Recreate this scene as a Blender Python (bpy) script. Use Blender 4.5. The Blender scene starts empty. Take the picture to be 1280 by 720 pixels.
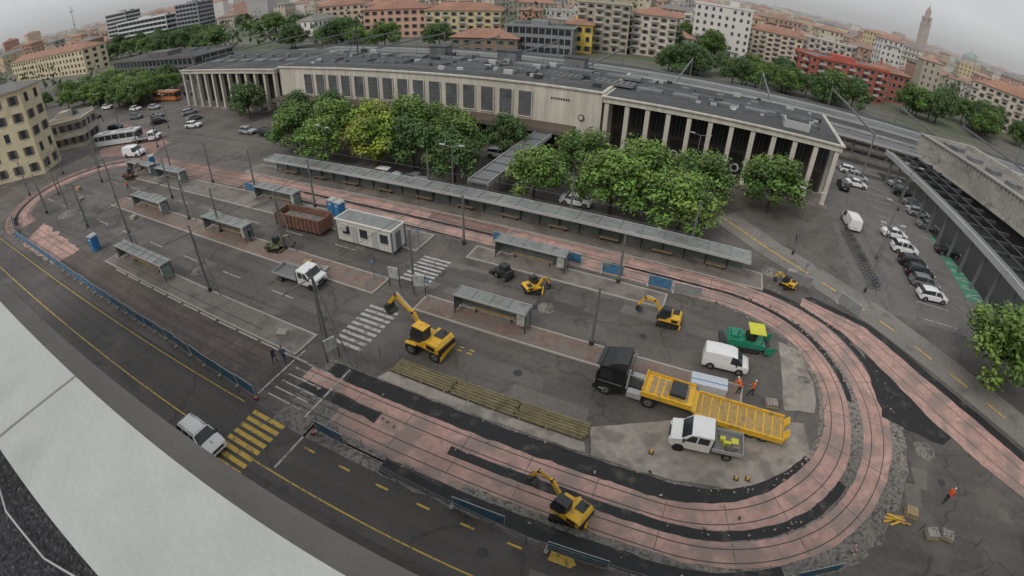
import bpy, math, random, bmesh
from mathutils import Matrix, Vector, noise
R=random.Random(7)
scn=bpy.context.scene
def link(o): scn.collection.objects.link(o)
# ---------------------------------------------------------------- materials
MATS={}
def M(name,col,rough=.75,var=.15,scale=3.0,metal=0.0,bump=0.0,bscale=20,big=.12,bigscale=.15,stretch=None,attr=None,grime=None,gscale=.5,gth=.55,crack=0,trans=0):
    if name in MATS: return MATS[name]
    m=bpy.data.materials.new(name); m.use_nodes=True; nt=m.node_tree; N=nt.nodes; L=nt.links
    p=N['Principled BSDF']; p.inputs['Roughness'].default_value=rough; p.inputs['Metallic'].default_value=metal
    tc=N.new('ShaderNodeTexCoord'); src=tc.outputs['Object']
    def nz(sc,det=4,vec=None):
        n=N.new('ShaderNodeTexNoise'); n.inputs['Scale'].default_value=sc; n.inputs['Detail'].default_value=det
        L.new(vec or src,n.inputs['Vector']); return n.outputs['Fac']
    def mr(f,a,b,lo=.25,hi=.75):
        r=N.new('ShaderNodeMapRange'); r.inputs[1].default_value=lo; r.inputs[2].default_value=hi
        r.inputs[3].default_value=a; r.inputs[4].default_value=b; L.new(f,r.inputs[0]); return r.outputs[0]
    def mul(a,b):
        x=N.new('ShaderNodeMath'); x.operation='MULTIPLY'; L.new(a,x.inputs[0]); L.new(b,x.inputs[1]); return x.outputs[0]
    f=mr(nz(scale),1-var,1+var)
    if not attr: f=mul(f,mr(nz(bigscale,3),1-big,1+big))
    if stretch:
        mp=N.new('ShaderNodeMapping'); mp.inputs['Scale'].default_value=stretch; L.new(src,mp.inputs['Vector'])
        f=mul(f,mr(nz(1.0,3,mp.outputs[0]),.78,1.18))
    if crack:
        wn=N.new('ShaderNodeTexNoise'); wn.inputs['Scale'].default_value=.6; L.new(src,wn.inputs['Vector'])
        va=N.new('ShaderNodeVectorMath'); va.operation='MULTIPLY_ADD'; L.new(wn.outputs['Color'],va.inputs[0]); va.inputs[1].default_value=(2.5,2.5,0); L.new(src,va.inputs[2])
        vo=N.new('ShaderNodeTexVoronoi'); vo.feature='DISTANCE_TO_EDGE'; vo.inputs['Scale'].default_value=crack; L.new(va.outputs[0],vo.inputs['Vector'])
        f=mul(f,mr(vo.outputs['Distance'],.62,1,0,.022))
    vm=N.new('ShaderNodeVectorMath'); vm.operation='SCALE'
    if attr:
        a=N.new('ShaderNodeAttribute'); a.attribute_name='Col'; L.new(a.outputs['Color'],vm.inputs[0])
    else: vm.inputs[0].default_value=col[:3]
    L.new(f,vm.inputs['Scale']); out=vm.outputs[0]
    if grime:
        mx=N.new('ShaderNodeMix'); mx.data_type='RGBA'
        L.new(mr(nz(gscale,7),0,.85,gth,gth+.12),mx.inputs[0]); L.new(out,mx.inputs[6]); mx.inputs[7].default_value=(*grime,1); out=mx.outputs[2]
    L.new(out,p.inputs['Base Color'])
    if bump:
        b=N.new('ShaderNodeBump'); b.inputs['Strength'].default_value=bump; b.inputs['Distance'].default_value=.05
        L.new(nz(bscale,4),b.inputs['Height']); L.new(b.outputs[0],p.inputs['Normal'])
    MATS[name]=m; return m
asph=M('asphalt',(.105,.094,.085),.7,.18,2.5,bump=.4,bscale=25,big=.28,bigscale=.12,stretch=(.04,.9,1),grime=(.145,.128,.114),gscale=.25,gth=.54,crack=.16)
asph_d=M('asphalt_road',(.074,.067,.062),.65,.15,3,bump=.4,bscale=25,big=.22,bigscale=.1,stretch=(.02,1.1,1),grime=(.105,.094,.086),gscale=.2,gth=.56,crack=.1)
asph_n=M('fresh_asphalt',(.017,.017,.018),.7,.3,5,bump=.5,big=.2,grime=(.08,.072,.066),gscale=.8,gth=.57)
park_m=M('parking_asphalt',(.14,.132,.124),.8,.15,2,bump=.3,big=.25,bigscale=.1,grime=(.095,.088,.083),gscale=.2,crack=.15)
pink=M('pink_concrete',(.44,.28,.24),.85,.2,2.2,bump=.4,big=.22,bigscale=.35,grime=(.27,.21,.185),gscale=.45,gth=.47)
pink_old=M('red_paving',(.26,.165,.14),.85,.25,1.6,bump=.3,big=.3,bigscale=.15,grime=(.17,.135,.12),gscale=.5,gth=.5)
brick=M('brick_pavement',(.20,.145,.12),.85,.25,2,bump=.3,big=.25,grime=(.17,.15,.135),gscale=.6,gth=.48)
pave=M('grey_pavement',(.19,.17,.152),.85,.2,2,bump=.3,big=.25,grime=(.12,.105,.095),gscale=.5,gth=.5)
slab=M('concrete_slab',(.30,.27,.235),.85,.2,1.5,bump=.3,big=.25,bigscale=.3,grime=(.18,.16,.14),gscale=.6,gth=.5)
rubble=M('rubble',(.20,.185,.165),.95,.5,6,bump=1,bscale=8,big=.3,grime=(.08,.075,.07),gscale=2.5,gth=.5)
kerbm=M('kerb_stone',(.34,.32,.29),.8,.15,3)
white=M('white_paint',(.44,.44,.425),.7,.15,5,grime=(.16,.15,.14),gscale=2.2,gth=.5)
yellow=M('yellow_paint',(.58,.39,.07),.7,.15,5,grime=(.2,.16,.08),gscale=2.2,gth=.52)
railm=M('rail_steel',(.075,.068,.064),.45,.1,metal=.4)
ledge=M('parapet_plaster',(.40,.415,.395),.8,.05,6,bump=.15,bscale=30,big=.08,bigscale=1.2,grime=(.31,.32,.305),gscale=1.1,gth=.55)
cornm=M('cornice_plaster',(.23,.21,.185),.85,.12,3,bump=.2,big=.15,bigscale=1)
gravel=M('roof_gravel',(.035,.035,.04),.9,.8,22,bump=1,bscale=45,big=.3,bigscale=3,grime=(.14,.14,.15),gscale=35,gth=.56)
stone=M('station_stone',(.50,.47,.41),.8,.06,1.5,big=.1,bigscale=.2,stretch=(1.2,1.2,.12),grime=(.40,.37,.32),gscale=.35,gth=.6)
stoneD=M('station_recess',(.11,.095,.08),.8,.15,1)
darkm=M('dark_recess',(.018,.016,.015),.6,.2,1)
roofd=M('bitumen_roof',(.056,.06,.064),.8,.25,1,big=.3,bigscale=.08,stretch=(.3,.3,1),grime=(.088,.09,.092),gscale=.12,gth=.55)
roofl=M('light_roof',(.145,.15,.155),.7,.15,1,big=.25,bigscale=.1,grime=(.09,.09,.09),gscale=.3)
glass=M('window_glass',(.03,.037,.043),.12,.3,.6)
glassg=M('hall_window_glass',(.10,.11,.115),.2,.3,.4,grime=(.06,.065,.07),gscale=.5)
glassl=M('shelter_glass',(.16,.20,.20),.2,.15,1,grime=(.22,.23,.22),gscale=1)
shroof=M('shelter_roof',(.20,.215,.205),.4,.2,1.5,big=.25,grime=(.13,.13,.12),gscale=.8)
metal=M('grey_metal',(.19,.195,.20),.5,.12,4,metal=.3)
dmetal=M('dark_metal',(.045,.047,.05),.55,.15,4,metal=.2)
alum=M('aluminium',(.45,.46,.46),.45,.1,4,metal=.2)
tyre=M('tyre',(.018,.018,.018),.85)
wpaint=M('car_white',(.74,.75,.75),.25,.03,2,grime=(.6,.59,.56),gscale=1.5,gth=.62)
gpaint=M('car_grey',(.16,.17,.18),.3,.05,2); bpaint=M('car_black',(.016,.017,.02),.22,.1,2)
rpaint=M('car_red',(.35,.02,.02),.3); bluep=M('car_blue',(.03,.06,.14),.3); silver=M('car_silver',(.42,.43,.44),.3,metal=.3)
yel=M('machine_yellow',(.74,.43,.03),.42,.12,3,grime=(.36,.24,.09),gscale=2,gth=.55)
grn=M('machine_green',(.02,.22,.13),.4,.15,grime=(.07,.12,.08),gscale=2,gth=.55)
lime=M('canopy_lime',(.60,.60,.05),.5,.1)
blue=M('blue_mesh',(.045,.15,.27),.7,.35,2,grime=(.13,.17,.20),gscale=1.2,gth=.5)
blueb=M('blue_plastic',(.03,.16,.38),.45,.1)
redl=M('red_plastic',(.55,.04,.03),.4); redt=M('tail_light',(.3,.01,.01),.3); headl=M('head_light',(.75,.75,.72),.15)
rust=M('rusty_steel',(.19,.095,.07),.8,.3,3,grime=(.11,.065,.05),gscale=1.5,gth=.5)
planks=M('green_pipes',(.235,.205,.115),.6,.3,2,stretch=(.3,6,6),grime=(.13,.12,.07),gscale=1)
wood2=M('pallet_wood',(.36,.27,.16),.8,.25,3)
cream=M('cream_wall',(.52,.45,.29),.8,.08,1,grime=(.4,.34,.22),gscale=.3,gth=.58)
tile=M('terracotta_tile',(.31,.165,.115),.85,.25,1.2,big=.25,bigscale=.1,grime=(.22,.145,.115),gscale=.4)
bark=M('bark',(.07,.05,.035),.9,.3,6)
leafm=M('foliage',(.08,.12,.03),.5,.12,1,attr=True)
cityw=M('city_wall',(.4,.35,.3),.85,.08,.2,attr=True)
hivis=M('hivis_orange',(.8,.13,.02),.6); trous=M('dark_trousers',(.03,.035,.06),.8); skin=M('skin',(.45,.26,.18),.6); hair=M('hair',(.03,.02,.015),.7)
hivy=M('hivis_yellow',(.55,.62,.05),.6); helm=M('white_helmet',(.7,.7,.7),.4); shirtb=M('blue_shirt',(.08,.12,.22),.8)
groundm=M('ground',(.14,.138,.115),.95,.2,.3,big=.3,bigscale=.01,grime=(.08,.105,.05),gscale=.02,gth=.48)
ballast=M('rail_ballast',(.15,.135,.12),.95,.3,4,big=.25,stretch=(.05,1.2,1))
greenp=M('green_paint',(.05,.22,.13),.7,.15,grime=(.1,.15,.11),gscale=1)
hillm=M('hill',(.16,.20,.20),1,.1,.01)
patchm=[M('asphalt_patch_%d'%i,c,.75,.15,3,bump=.3,big=.15) for i,c in enumerate([(.066,.06,.056),(.125,.114,.104),(.085,.077,.07),(.15,.135,.122)])]
# ---------------------------------------------------------------- builder
class B:
    def __init__(s): s.v=[];s.f=[];s.m=[];s.mats=[];s.T=Matrix.Identity(4)
    def mi(s,mat):
        if mat not in s.mats: s.mats.append(mat)
        return s.mats.index(mat)
    def face(s,pts,mat):
        i=len(s.v); s.v+= [tuple(s.T@Vector(p)) for p in pts]; s.f.append(tuple(range(i,i+len(pts)))); s.m.append(s.mi(mat))
    def mesh(s,vs,fs,mat):
        i=len(s.v); s.v+=[tuple(s.T@Vector(p)) for p in vs]
        for n,f in enumerate(fs): s.f.append(tuple(i+j for j in f)); s.m.append(s.mi(mat[n] if isinstance(mat,list) else mat))
    def box(s,x0,x1,y0,y1,z0,z1,mat):
        s.mesh([(x0,y0,z0),(x1,y0,z0),(x1,y1,z0),(x0,y1,z0),(x0,y0,z1),(x1,y0,z1),(x1,y1,z1),(x0,y1,z1)],
          [(0,3,2,1),(4,5,6,7),(0,1,5,4),(1,2,6,5),(2,3,7,6),(3,0,4,7)],mat)
    def beam(s,p0,p1,w,h,mat):
        p0=Vector(p0);p1=Vector(p1);d=(p1-p0).normalized(); up=Vector((0,0,1))
        if abs(d.z)>.98: up=Vector((1,0,0))
        a=d.cross(up).normalized()*w/2; b=a.cross(d).normalized()*h/2
        vs=[p+sa*a+sb*b for p in (p0,p1) for sa,sb in ((-1,-1),(1,-1),(1,1),(-1,1))]
        s.mesh(vs,[(0,1,2,3),(7,6,5,4),(0,4,5,1),(1,5,6,2),(2,6,7,3),(3,7,4,0)],mat)
    def cyl(s,p0,p1,r0,mat,r1=None,n=10):
        if r1 is None: r1=r0
        p0=Vector(p0);p1=Vector(p1);d=(p1-p0).normalized(); up=Vector((0,0,1))
        if abs(d.z)>.95: up=Vector((1,0,0))
        a=d.cross(up).normalized(); b=a.cross(d).normalized(); vs=[]
        for p,r in ((p0,r0),(p1,r1)):
            for i in range(n):
                t=2*math.pi*i/n; vs.append(p+a*(r*math.cos(t))+b*(r*math.sin(t)))
        fs=[(i,(i+1)%n,n+(i+1)%n,n+i) for i in range(n)]+[tuple(range(n-1,-1,-1)),tuple(range(n,2*n))]
        s.mesh(vs,fs,mat)
    def prism(s,prof,y0,y1,mat):
        n=len(prof); vs=[(x,y0,z) for x,z in prof]+[(x,y1,z) for x,z in prof]
        s.mesh(vs,[(i,(i+1)%n,n+(i+1)%n,n+i) for i in range(n)]+[tuple(range(n-1,-1,-1)),tuple(range(n,2*n))],mat)
    def wheel(s,x,y,r,w,z=None,side=1):
        z=r if z is None else z
        s.cyl((x,y-w/2,z),(x,y+w/2,z),r,tyre,n=16)
        s.cyl((x,y-w/2-.012,z),(x,y+w/2+.012,z),r*.58,metal,n=10)
        s.cyl((x,y-w/2-.02,z),(x,y+w/2+.02,z),r*.2,dmetal,n=8)
    def strip(s,A,Bp,z,mat):
        vs=[(x,y,z) for x,y in A]+[(x,y,z) for x,y in Bp]; n=len(A)
        s.mesh(vs,[(i,i+1,n+i+1,n+i) for i in range(n-1)],mat)
    def obj(s,name,loc=(0,0,0),rz=0,parent=None,bevel=0,sc=1,smooth=0):
        me=bpy.data.meshes.new(name); me.from_pydata(s.v,[],s.f)
        for m in s.mats: me.materials.append(m)
        me.polygons.foreach_set('material_index',s.m); me.update()
        if bevel:
            bm=bmesh.new(); bm.from_mesh(me); bmesh.ops.recalc_face_normals(bm,faces=bm.faces); bm.to_mesh(me); bm.free()
        if smooth:
            me.polygons.foreach_set('use_smooth',[True]*len(me.polygons)); me.set_sharp_from_angle(angle=smooth)
        o=bpy.data.objects.new(name,me); link(o); o.location=loc; o.rotation_euler=(0,0,rz); o.scale=(sc,sc,sc)
        if bevel:
            md=o.modifiers.new('bevel','BEVEL'); md.width=bevel; md.segments=2; md.limit_method='ANGLE'; md.angle_limit=.5
        if parent: o.parent=parent
        return o
def inst(o,name,loc,rz=0,sc=1):
    n=bpy.data.objects.new(name,o.data); link(n); n.location=loc; n.rotation_euler=(0,0,rz); n.scale=(sc,sc,sc)
    for md in o.modifiers:
        if md.type=='BEVEL':
            k=n.modifiers.new('bevel','BEVEL'); k.width=md.width; k.segments=md.segments; k.limit_method='ANGLE'; k.angle_limit=.5
    return n
# ---------------------------------------------------------------- ground
b=B(); b.face([(-9000,-3000,0),(9000,-3000,0),(9000,9000,0),(-9000,9000,0)],groundm); b.obj('ground')
b=B(); b.face([(-230,-6,.004),(75,-6,.004),(75,76.5,.004),(-230,76.5,.004)],asph); b.obj('plaza_asphalt')
b=B(); b.face([(-330,76.6,.004),(-129,76.6,.004),(-129,98,.004),(-330,98,.004)],asph); b.obj('plaza_asphalt')
b=B(); b.face([(-200,.8,.009),(70,.8,.009),(70,13.6,.009),(-200,13.6,.009)],asph_d); b.obj('road')
b=B(); b.face([(19.5,49,.009),(45,49,.009),(45,125,.009),(19.5,125,.009)],park_m); b.obj('parking_lot_ground')
b=B(); b.face([(-140,50,.013),(17,50,.013),(17,76,.013),(-140,76,.013)],M('forecourt_paving',(.12,.107,.096),.85,.2,2,big=.3,grime=(.075,.067,.06),gscale=.4)); b.obj('forecourt_pavement')
def rag(pts,j,seed):
    o=[]
    for i,(x,y) in enumerate(pts):
        n=noise.noise(Vector((x*.9,y*.9,seed)))+.6*noise.noise(Vector((x*3,y*3,seed+9)))
        m=noise.noise(Vector((x*.8,y*.8,seed+40)))
        o.append((x+m*j,y+n*j))
    return o
CX,CY=3.0,31.0
def rint(rs,a):
    K=[-90,-45,0,45,90]
    a=max(-90,min(90,a))
    for i in range(4):
        if a<=K[i+1]: t=(a-K[i])/45; return rs[i]*(1-t)+rs[i+1]*t
def upath(rs,a0=-90,a1=90,xL=None,xU=None,j=0,seed=0):
    P=[]
    if xL is not None:
        x=xL
        while x<CX-.3: P.append((x,CY-rs[0])); x+=.5
    a=a0
    while a<=a1+.01: r=rint(rs,a); t=math.radians(a); P.append((CX+r*math.cos(t),CY+r*math.sin(t))); a+=2
    if xU is not None:
        x=CX-.5
        while x>xU: P.append((x,CY+rs[4])); x-=.5
    return rag(P,j,seed) if j else P
def uband(name,r0,r1,z,mat,**k):
    j=k.pop('j',.12); s=k.pop('seed',1)
    b=B(); b.strip(upath(r0,j=j,seed=s,**k),upath(r1,j=j,seed=s+5,**k),z,mat); return b.obj(name)
uband('gravel_track_bed',[10.7,10.6,10.6,11,10.9],[17.9,18.4,18.3,18.2,15.9],.013,rubble,xL=-24,xU=-20,j=.25,seed=3)
uband('asphalt_strip',[10.8,10.5,10.7,11,11],[12.3,11.2,10.9,11,11],.018,asph_n,xL=-23.3,a1=-30,seed=4)
uband('tram_track_slab',[12.2,11.1,11.0,11.5,11.1],[13.8,13.8,13.3,13.5,13.1],.023,pink,xL=-24.8,xU=-62,seed=6)
uband('tram_track_slab',[14.5,14.7,14.4,14.3,13.5],[16.05,16.7,17.0,17.1,15.4],.024,pink,xL=-20,xU=-66,seed=11)
uband('asphalt_strip',[13.8,13.75,13.4,13.6,14],[14.5,14.5,14,13.6,14],.028,asph_n,xL=-11.2,a1=-30,seed=15,j=.1)
uband('asphalt_strip',[16.6,16.5,17,17,17],[17.75,17.6,18,17,17],.030,asph_n,xL=-14.5,a1=-62,seed=18)
uband('asphalt_strip',[13.3,13.3,13.35,13.6,13.1],[13.5,13.5,13.8,14.2,13.5],.031,asph_n,a0=8,a1=90,xU=-8,seed=21,j=.1)
uband('asphalt_strip',[15.4,15.4,17.2,17.3,15.4],[15.4,15.4,17.4,18.3,16.1],.032,asph_n,a0=14,a1=90,xU=-6,seed=23,j=.12)
b=B()
for rs in ([12.55,11.8,11.55,12.0,11.5],[13.5,13.0,12.7,13.1,12.7],[14.9,15.2,15.1,15.1,13.9],[15.8,16.2,16.2,16.3,15.0]):
    b.strip(upath(rs,xL=-95,xU=-95),upath([r+.07 for r in rs],xL=-95,xU=-95),.036,railm)
b.obj('tram_rails')
b=B()
for (r0,r1) in (([12.25,11.2,11.1,11.6,11.2],[13.7,13.7,13.2,13.4,13.0]),([14.6,14.8,14.5,14.4,13.6],[15.9,16.6,16.9,17,15.3])):
    A=upath(r0,xL=-24,xU=-60);C=upath(r1,xL=-24,xU=-60)
    for i in range(0,min(len(A),len(C)),9):
        a,c=Vector(A[i]),Vector(C[i]); d=(c-a).normalized(); n=Vector((-d.y,d.x))*.03
        b.face([(*(a-n),.033),(*(a+n),.033),(*(c+n),.033),(*(c-n),.033)],rubble)
b.obj('slab_joints')
def quadp(name,pts,z,mat,j=0):
    b=B(); P=[]
    for i in range(len(pts)):
        a=Vector(pts[i]);c=Vector(pts[(i+1)%len(pts)]); n=max(1,int((c-a).length/1.0)) if j else 1
        for k in range(n): q=a.lerp(c,k/n); P.append((q.x,q.y))
    if j: P=rag(P,j,z*1000)
    b.face([(x,y,z) for x,y in P],mat); return b.obj(name)
quadp('pink_paving_patch',[(-19,14.6),(-9,14.4),(-9,18),(-12,18.4),(-19,17.4)],.020,pink,.3)
quadp('asphalt_patch',[(-24.5,16.6),(-17,16.5),(-17,17.5),(-24,17.4)],.0335,asph_n,.2)
quadp('concrete_patch',[(-3.4,22.6),(1,25),(6,27.6),(12.2,29),(12.6,25.6),(10.2,23),(7.3,21.2),(3,20.4),(-2.5,20.4)],.016,slab,.15)
quadp('concrete_patch',[(-19.5,20.3),(-3,20.4),(-3.3,21.2),(-19,21.3)],.017,slab,.1)
quadp('concrete_patch',[(10.5,29.8),(13.2,30.5),(13.4,33),(12,38),(10,38.5)],.0172,slab,.3)
quadp('asphalt_patch',[(19.2,43),(21.8,39.2),(24.5,33.5),(26.8,32.5),(25,30.6),(19.5,32),(18.8,38)],.034,asph_n,.35)
rp=random.Random(31)
def patches(n,xr,ys,z0,w,d):
    b=B()
    for i in range(n):
        x=rp.uniform(*xr); y=rp.choice(ys)+rp.uniform(-1.4,1.4); W=rp.uniform(*w); D=rp.uniform(*d); z=z0+i*.00006
        b.face([(x,y,z),(x+W,y+rp.uniform(-.1,.1),z),(x+W+rp.uniform(-.3,.3),y+D,z),(x+rp.uniform(-.3,.3),y+D,z)],rp.choice(patchm))
    return b
patches(50,(-95,10),(24,25.5,33,35,36.5),.0055,(1,7),(.4,1.6)).obj('road_repair_patches')
patches(26,(-90,40),(3,6,8,11),.0105,(2,12),(.35,1.1)).obj('road_repair_patches')
patches(20,(20,38),(10,16,24,28),.0055,(1,5),(.6,2.4)).obj('road_repair_patches')
patches(30,(-135,-95),(22,30,40,50,60),.0055,(2,8),(.6,3)).obj('road_repair_patches')
A=[(12.6,45.6),(17.3,42.4),(21.2,37.6),(24.6,33.2),(28.9,29.4),(32.4,26.8),(40,22)]
C=[(13.0,47.2),(19.8,44.7),(24.8,39.4),(28.9,35.6),(33.4,31.5),(37,29),(46,24)]
def dens(P):
    o=[]
    for i in range(len(P)-1):
        for k in range(8): o.append((P[i][0]*(1-k/8)+P[i+1][0]*k/8,P[i][1]*(1-k/8)+P[i+1][1]*k/8))
    return o+[P[-1]]
A=dens(A);C=dens(C)
b=B(); b.strip(rag(A,.15,1),rag(C,.15,2),.0385,pink); b.obj('tram_track_slab')
D=[(x+.9,y+.75) for x,y in C]
b=B(); b.strip(rag(C,.1,2),rag(D,.15,3),.040,asph_n); b.obj('asphalt_strip')
b=B()
for t in (.28,.72):
    P=[(a[0]*(1-t)+c[0]*t,a[1]*(1-t)+c[1]*t) for a,c in zip(A,C)]; Q=[(x+.06,y+.05) for x,y in P]; b.strip(P,Q,.044,railm)
b.obj('tram_rails')
def rect(name,x0,x1,y0,y1,z,mat,j=0): return quadp(name,[(x0,y0),(x1,y0),(x1,y1),(x0,y1)],z,mat,j)
rect('track_paving',-84,-24.6,14.9,19.0,.012,M('old_track_paving',(.105,.085,.075),.85,.2,2,bump=.3,big=.3,bigscale=.2,stretch=(.05,1.5,1),grime=(.15,.122,.105),gscale=.5))
rect('tram_track_slab',-95,-62,41.9,46.4,.012,pink_old,.15)
rect('track_paving',-62,-24,41.95,42.2,.0246,asph_n,.08); rect('asphalt_strip',-50,-18,43.95,44.45,.0247,asph_n,.12)
rect('tram_track_slab',-30,-20,44.4,46.6,.0245,pink_old,.1)
def arcband(name,cx,cy,r0,r1,a0,a1,z,mat,j=.15,sy=1):
    P=[];Q=[]
    n=40
    for i in range(n+1):
        t=math.radians(a0+(a1-a0)*i/n); P.append((cx+r0*math.cos(t),cy+sy*r0*math.sin(t)));Q.append((cx+r1*math.cos(t),cy+sy*r1*math.sin(t)))
    b=B(); b.strip(rag(P,j,1),rag(Q,j,2),z,mat); b.obj(name)
arcband('tram_track_slab',-92,30.5,12,17.5,88,272,.014,pink_old,sy=.9)
arcband('tram_track_slab',-92,30.5,13,14.6,88,272,.018,pink,sy=.9)
arcband('asphalt_strip',-92,30.5,14.8,15.6,100,262,.0185,asph_n,sy=.9)
for r in (13.4,14.2,15.8,16.8): arcband('tram_rail',-92,30.5,r,r+.1,90,270,.0225,railm,0,.95)
quadp('red_paving_patch',[(-112,42),(-96,46),(-100,53),(-118,58),(-135,60),(-126,48)],.016,pink_old,.5)
quadp('pink_paving_patch',[(-84,14.6),(-70,14.6),(-70,19),(-88,20)],.0165,pink,.5)
def island(name,x0,x1,y0,y1,mat,h=.13):
    b=B(); k=.18
    b.box(x0,x1,y0,y0+k,0,h+.004,kerbm); b.box(x0,x1,y1-k,y1,0,h+.004,kerbm); b.box(x0,x0+k,y0+k,y1-k,0,h+.004,kerbm); b.box(x1-k,x1,y0+k,y1-k,0,h+.004,kerbm)
    b.box(x0+k,x1-k,y0+k,y1-k,0,h,mat); return b.obj(name)
island('bus_stop_platform',-62,-27,19.1,22.0,pave)
island('bus_stop_platform',-80,-26.3,29.0,31.9,brick)
island('bus_stop_platform',-21.6,7,28.7,31.2,brick)
island('bus_stop_platform',-92,-26.8,37.4,41.3,pave)
island('bus_stop_platform',-21.5,-1,38.6,41.2,pave)
island('pavement',-66,8.5,46.5,50,pave)
b=B()
for x in range(-58,-27,3): b.box(x,x+2.6,18.75,18.95,.02,.16,kerbm)
b.obj('concrete_kerb')
S=[(3,62.5),(9.3,56.4),(21.8,46.9),(35.4,34.7),(60,14)]
SA=dens([(x+1.8,y+2.2) for x,y in S]);SB=dens([(x-1.2,y-1.5) for x,y in S])
b=B(); b.strip(SA,SB,.047,M('sidewalk_paving',(.20,.185,.168),.85,.15,3,big=.2,grime=(.14,.13,.118),gscale=.5)); b.obj('sidewalk')
b=B(); S2=dens(S)
for i in range(len(S2)-1):
    if i%2==0 or i<10:
        (x0,y0),(x1,y1)=S2[i],S2[i+1]; b.face([(x0,y0,.051),(x1,y1,.051),(x1+.14,y1+.18,.051),(x0+.14,y0+.18,.051)],yellow)
b.obj('tactile_line')
b=B()
b.box(-200,60,9.62,9.72,.009,.013,yellow)
for i,x in enumerate(range(-20,16,3)): b.box(x,x+.9,12.3,12.44,.009,.0135,yellow)
for x in range(-120,-30,6): b.box(x,x+2.5,5.2,5.32,.009,.013,white)
b.box(-200,-27,13.2,13.28,.009,.013,yellow)
for i in range(8): y=8.1+i*.66; b.box(-25.7,-22.5,y,y+.36,.013,.017,yellow)
for i in range(9): y=22.1+i*.66; b.box(-25.5,-22.4,y,y+.34,.0085,.0125,white)
for i in range(8): y=32.5+i*.62; b.box(-25.6,-22.4,y,y+.32,.0085,.0125,white)
for x0,x1 in ((-26.8,-26.65),(-21.9,-21.75)): b.box(x0,x1,14.4,20,.013,.038,white)
for i in range(6): b.box(-26,-22.6,14.8+i*.8,14.92+i*.8,.013,.0385,white)
b.box(-20.8,-20.65,10,14.4,.009,.013,white); b.box(-20.8,-13,14.0,14.12,.009,.013,white)
for x in range(-100,-28,8): b.box(x,x+3,25,25.12,.0085,.012,white); b.box(x,x+3,34.8,34.92,.0085,.012,white)
b.face([(-2.5,12.3,.014),(-1.2,12.3,.014),(-.9,12.6,.014),(-1.2,12.9,.014),(-2.5,12.9,.014)],yellow)
b.obj('road_markings')
b=B()
for k in range(16):
    y=50+k*3.6
    b.box(28.2,32.6,y,y+.12,.013,.017,white)
    if k>6: b.box(35.3,39.5,y,y+.12,.013,.017,white)
b.box(37.0,41.6,58,76.5,.009,.014,greenp)
for k in range(8):
    b.box(37.2,41.4,59+k*2.2,59.16+k*2.2,.014,.018,white)
    b.beam((37.4,59.4+k*2.2,.02),(41.2,60.8+k*2.2,.02),.12,.004,white)
b.obj('parking_markings')
# ---------------------------------------------------------------- own rooftop
b=B()
b.box(-60,60,-.14,.33,24.6,25.6,ledge); b.box(-60,60,-14,-.142,24,25.0,gravel); b.box(-60,60,-14,.30,0,23.9,cream)
b.box(-60,60,.0,.775,24.3,24.5,cornm); b.box(-60,60,.0,.6,23.9,24.3,cornm)
for x in (-7.1,-4.7,-2.3,.1,2.5): b.box(x,x+.012,-.142,.332,24.9,25.603,cornm)
b.obj('rooftop_building')
b=B(); P=[(-3.2,-.25,25.03),(-2.6,-.36,25.05),(-2.15,-.34,25.04),(-1.9,-.27,25.02),(-1.6,-.29,25.03),(-1.2,-.45,25.02)]
for i in range(len(P)-1): b.cyl(P[i],P[i+1],.006,alum,n=6)
b.obj('roof_cable')
# ---------------------------------------------------------------- station
st=bpy.data.objects.new('railway_station',None); link(st)
F=77.0
b=B()
b.box(-89,-18,F,F+21,0,10.0,stone)
b.box(-89.3,-17.7,F-.3,F+21.2,10.0,10.25,stone)
b.box(-88.7,-18.3,F+.4,F+20.6,10.25,10.32,roofd)
for i in range(15):
    x=-80+i*3.5
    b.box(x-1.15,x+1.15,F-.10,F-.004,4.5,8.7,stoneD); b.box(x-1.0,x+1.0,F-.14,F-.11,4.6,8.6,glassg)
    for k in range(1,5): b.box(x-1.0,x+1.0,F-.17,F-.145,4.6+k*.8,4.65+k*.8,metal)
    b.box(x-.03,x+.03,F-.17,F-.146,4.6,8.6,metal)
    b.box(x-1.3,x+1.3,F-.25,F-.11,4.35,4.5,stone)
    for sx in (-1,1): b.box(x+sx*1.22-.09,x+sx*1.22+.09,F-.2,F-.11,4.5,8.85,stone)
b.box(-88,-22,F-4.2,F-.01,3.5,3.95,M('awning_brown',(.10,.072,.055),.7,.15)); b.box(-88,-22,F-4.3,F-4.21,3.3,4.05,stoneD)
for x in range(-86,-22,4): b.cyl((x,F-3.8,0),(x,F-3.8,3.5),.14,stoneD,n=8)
b.box(-87,-23,F-.12,F-.02,.3,3.4,glass)
for x in range(-87,-23,2): b.box(x,x+.15,F-.2,F-.125,.2,3.45,stoneD)
b.cyl((-21.2,F-.3,5.6),(-21.2,F-.02,5.6),.5,dmetal,n=16); b.cyl((-21.2,F-.33,5.6),(-21.2,F-.305,5.6),.38,stone,n=16)
for i in range(8): b.box(-26.5+i*.42,-26.28+i*.42,F-.12,F-.02,8.0,8.3,dmetal)
b.obj('main_hall',parent=st)
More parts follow.
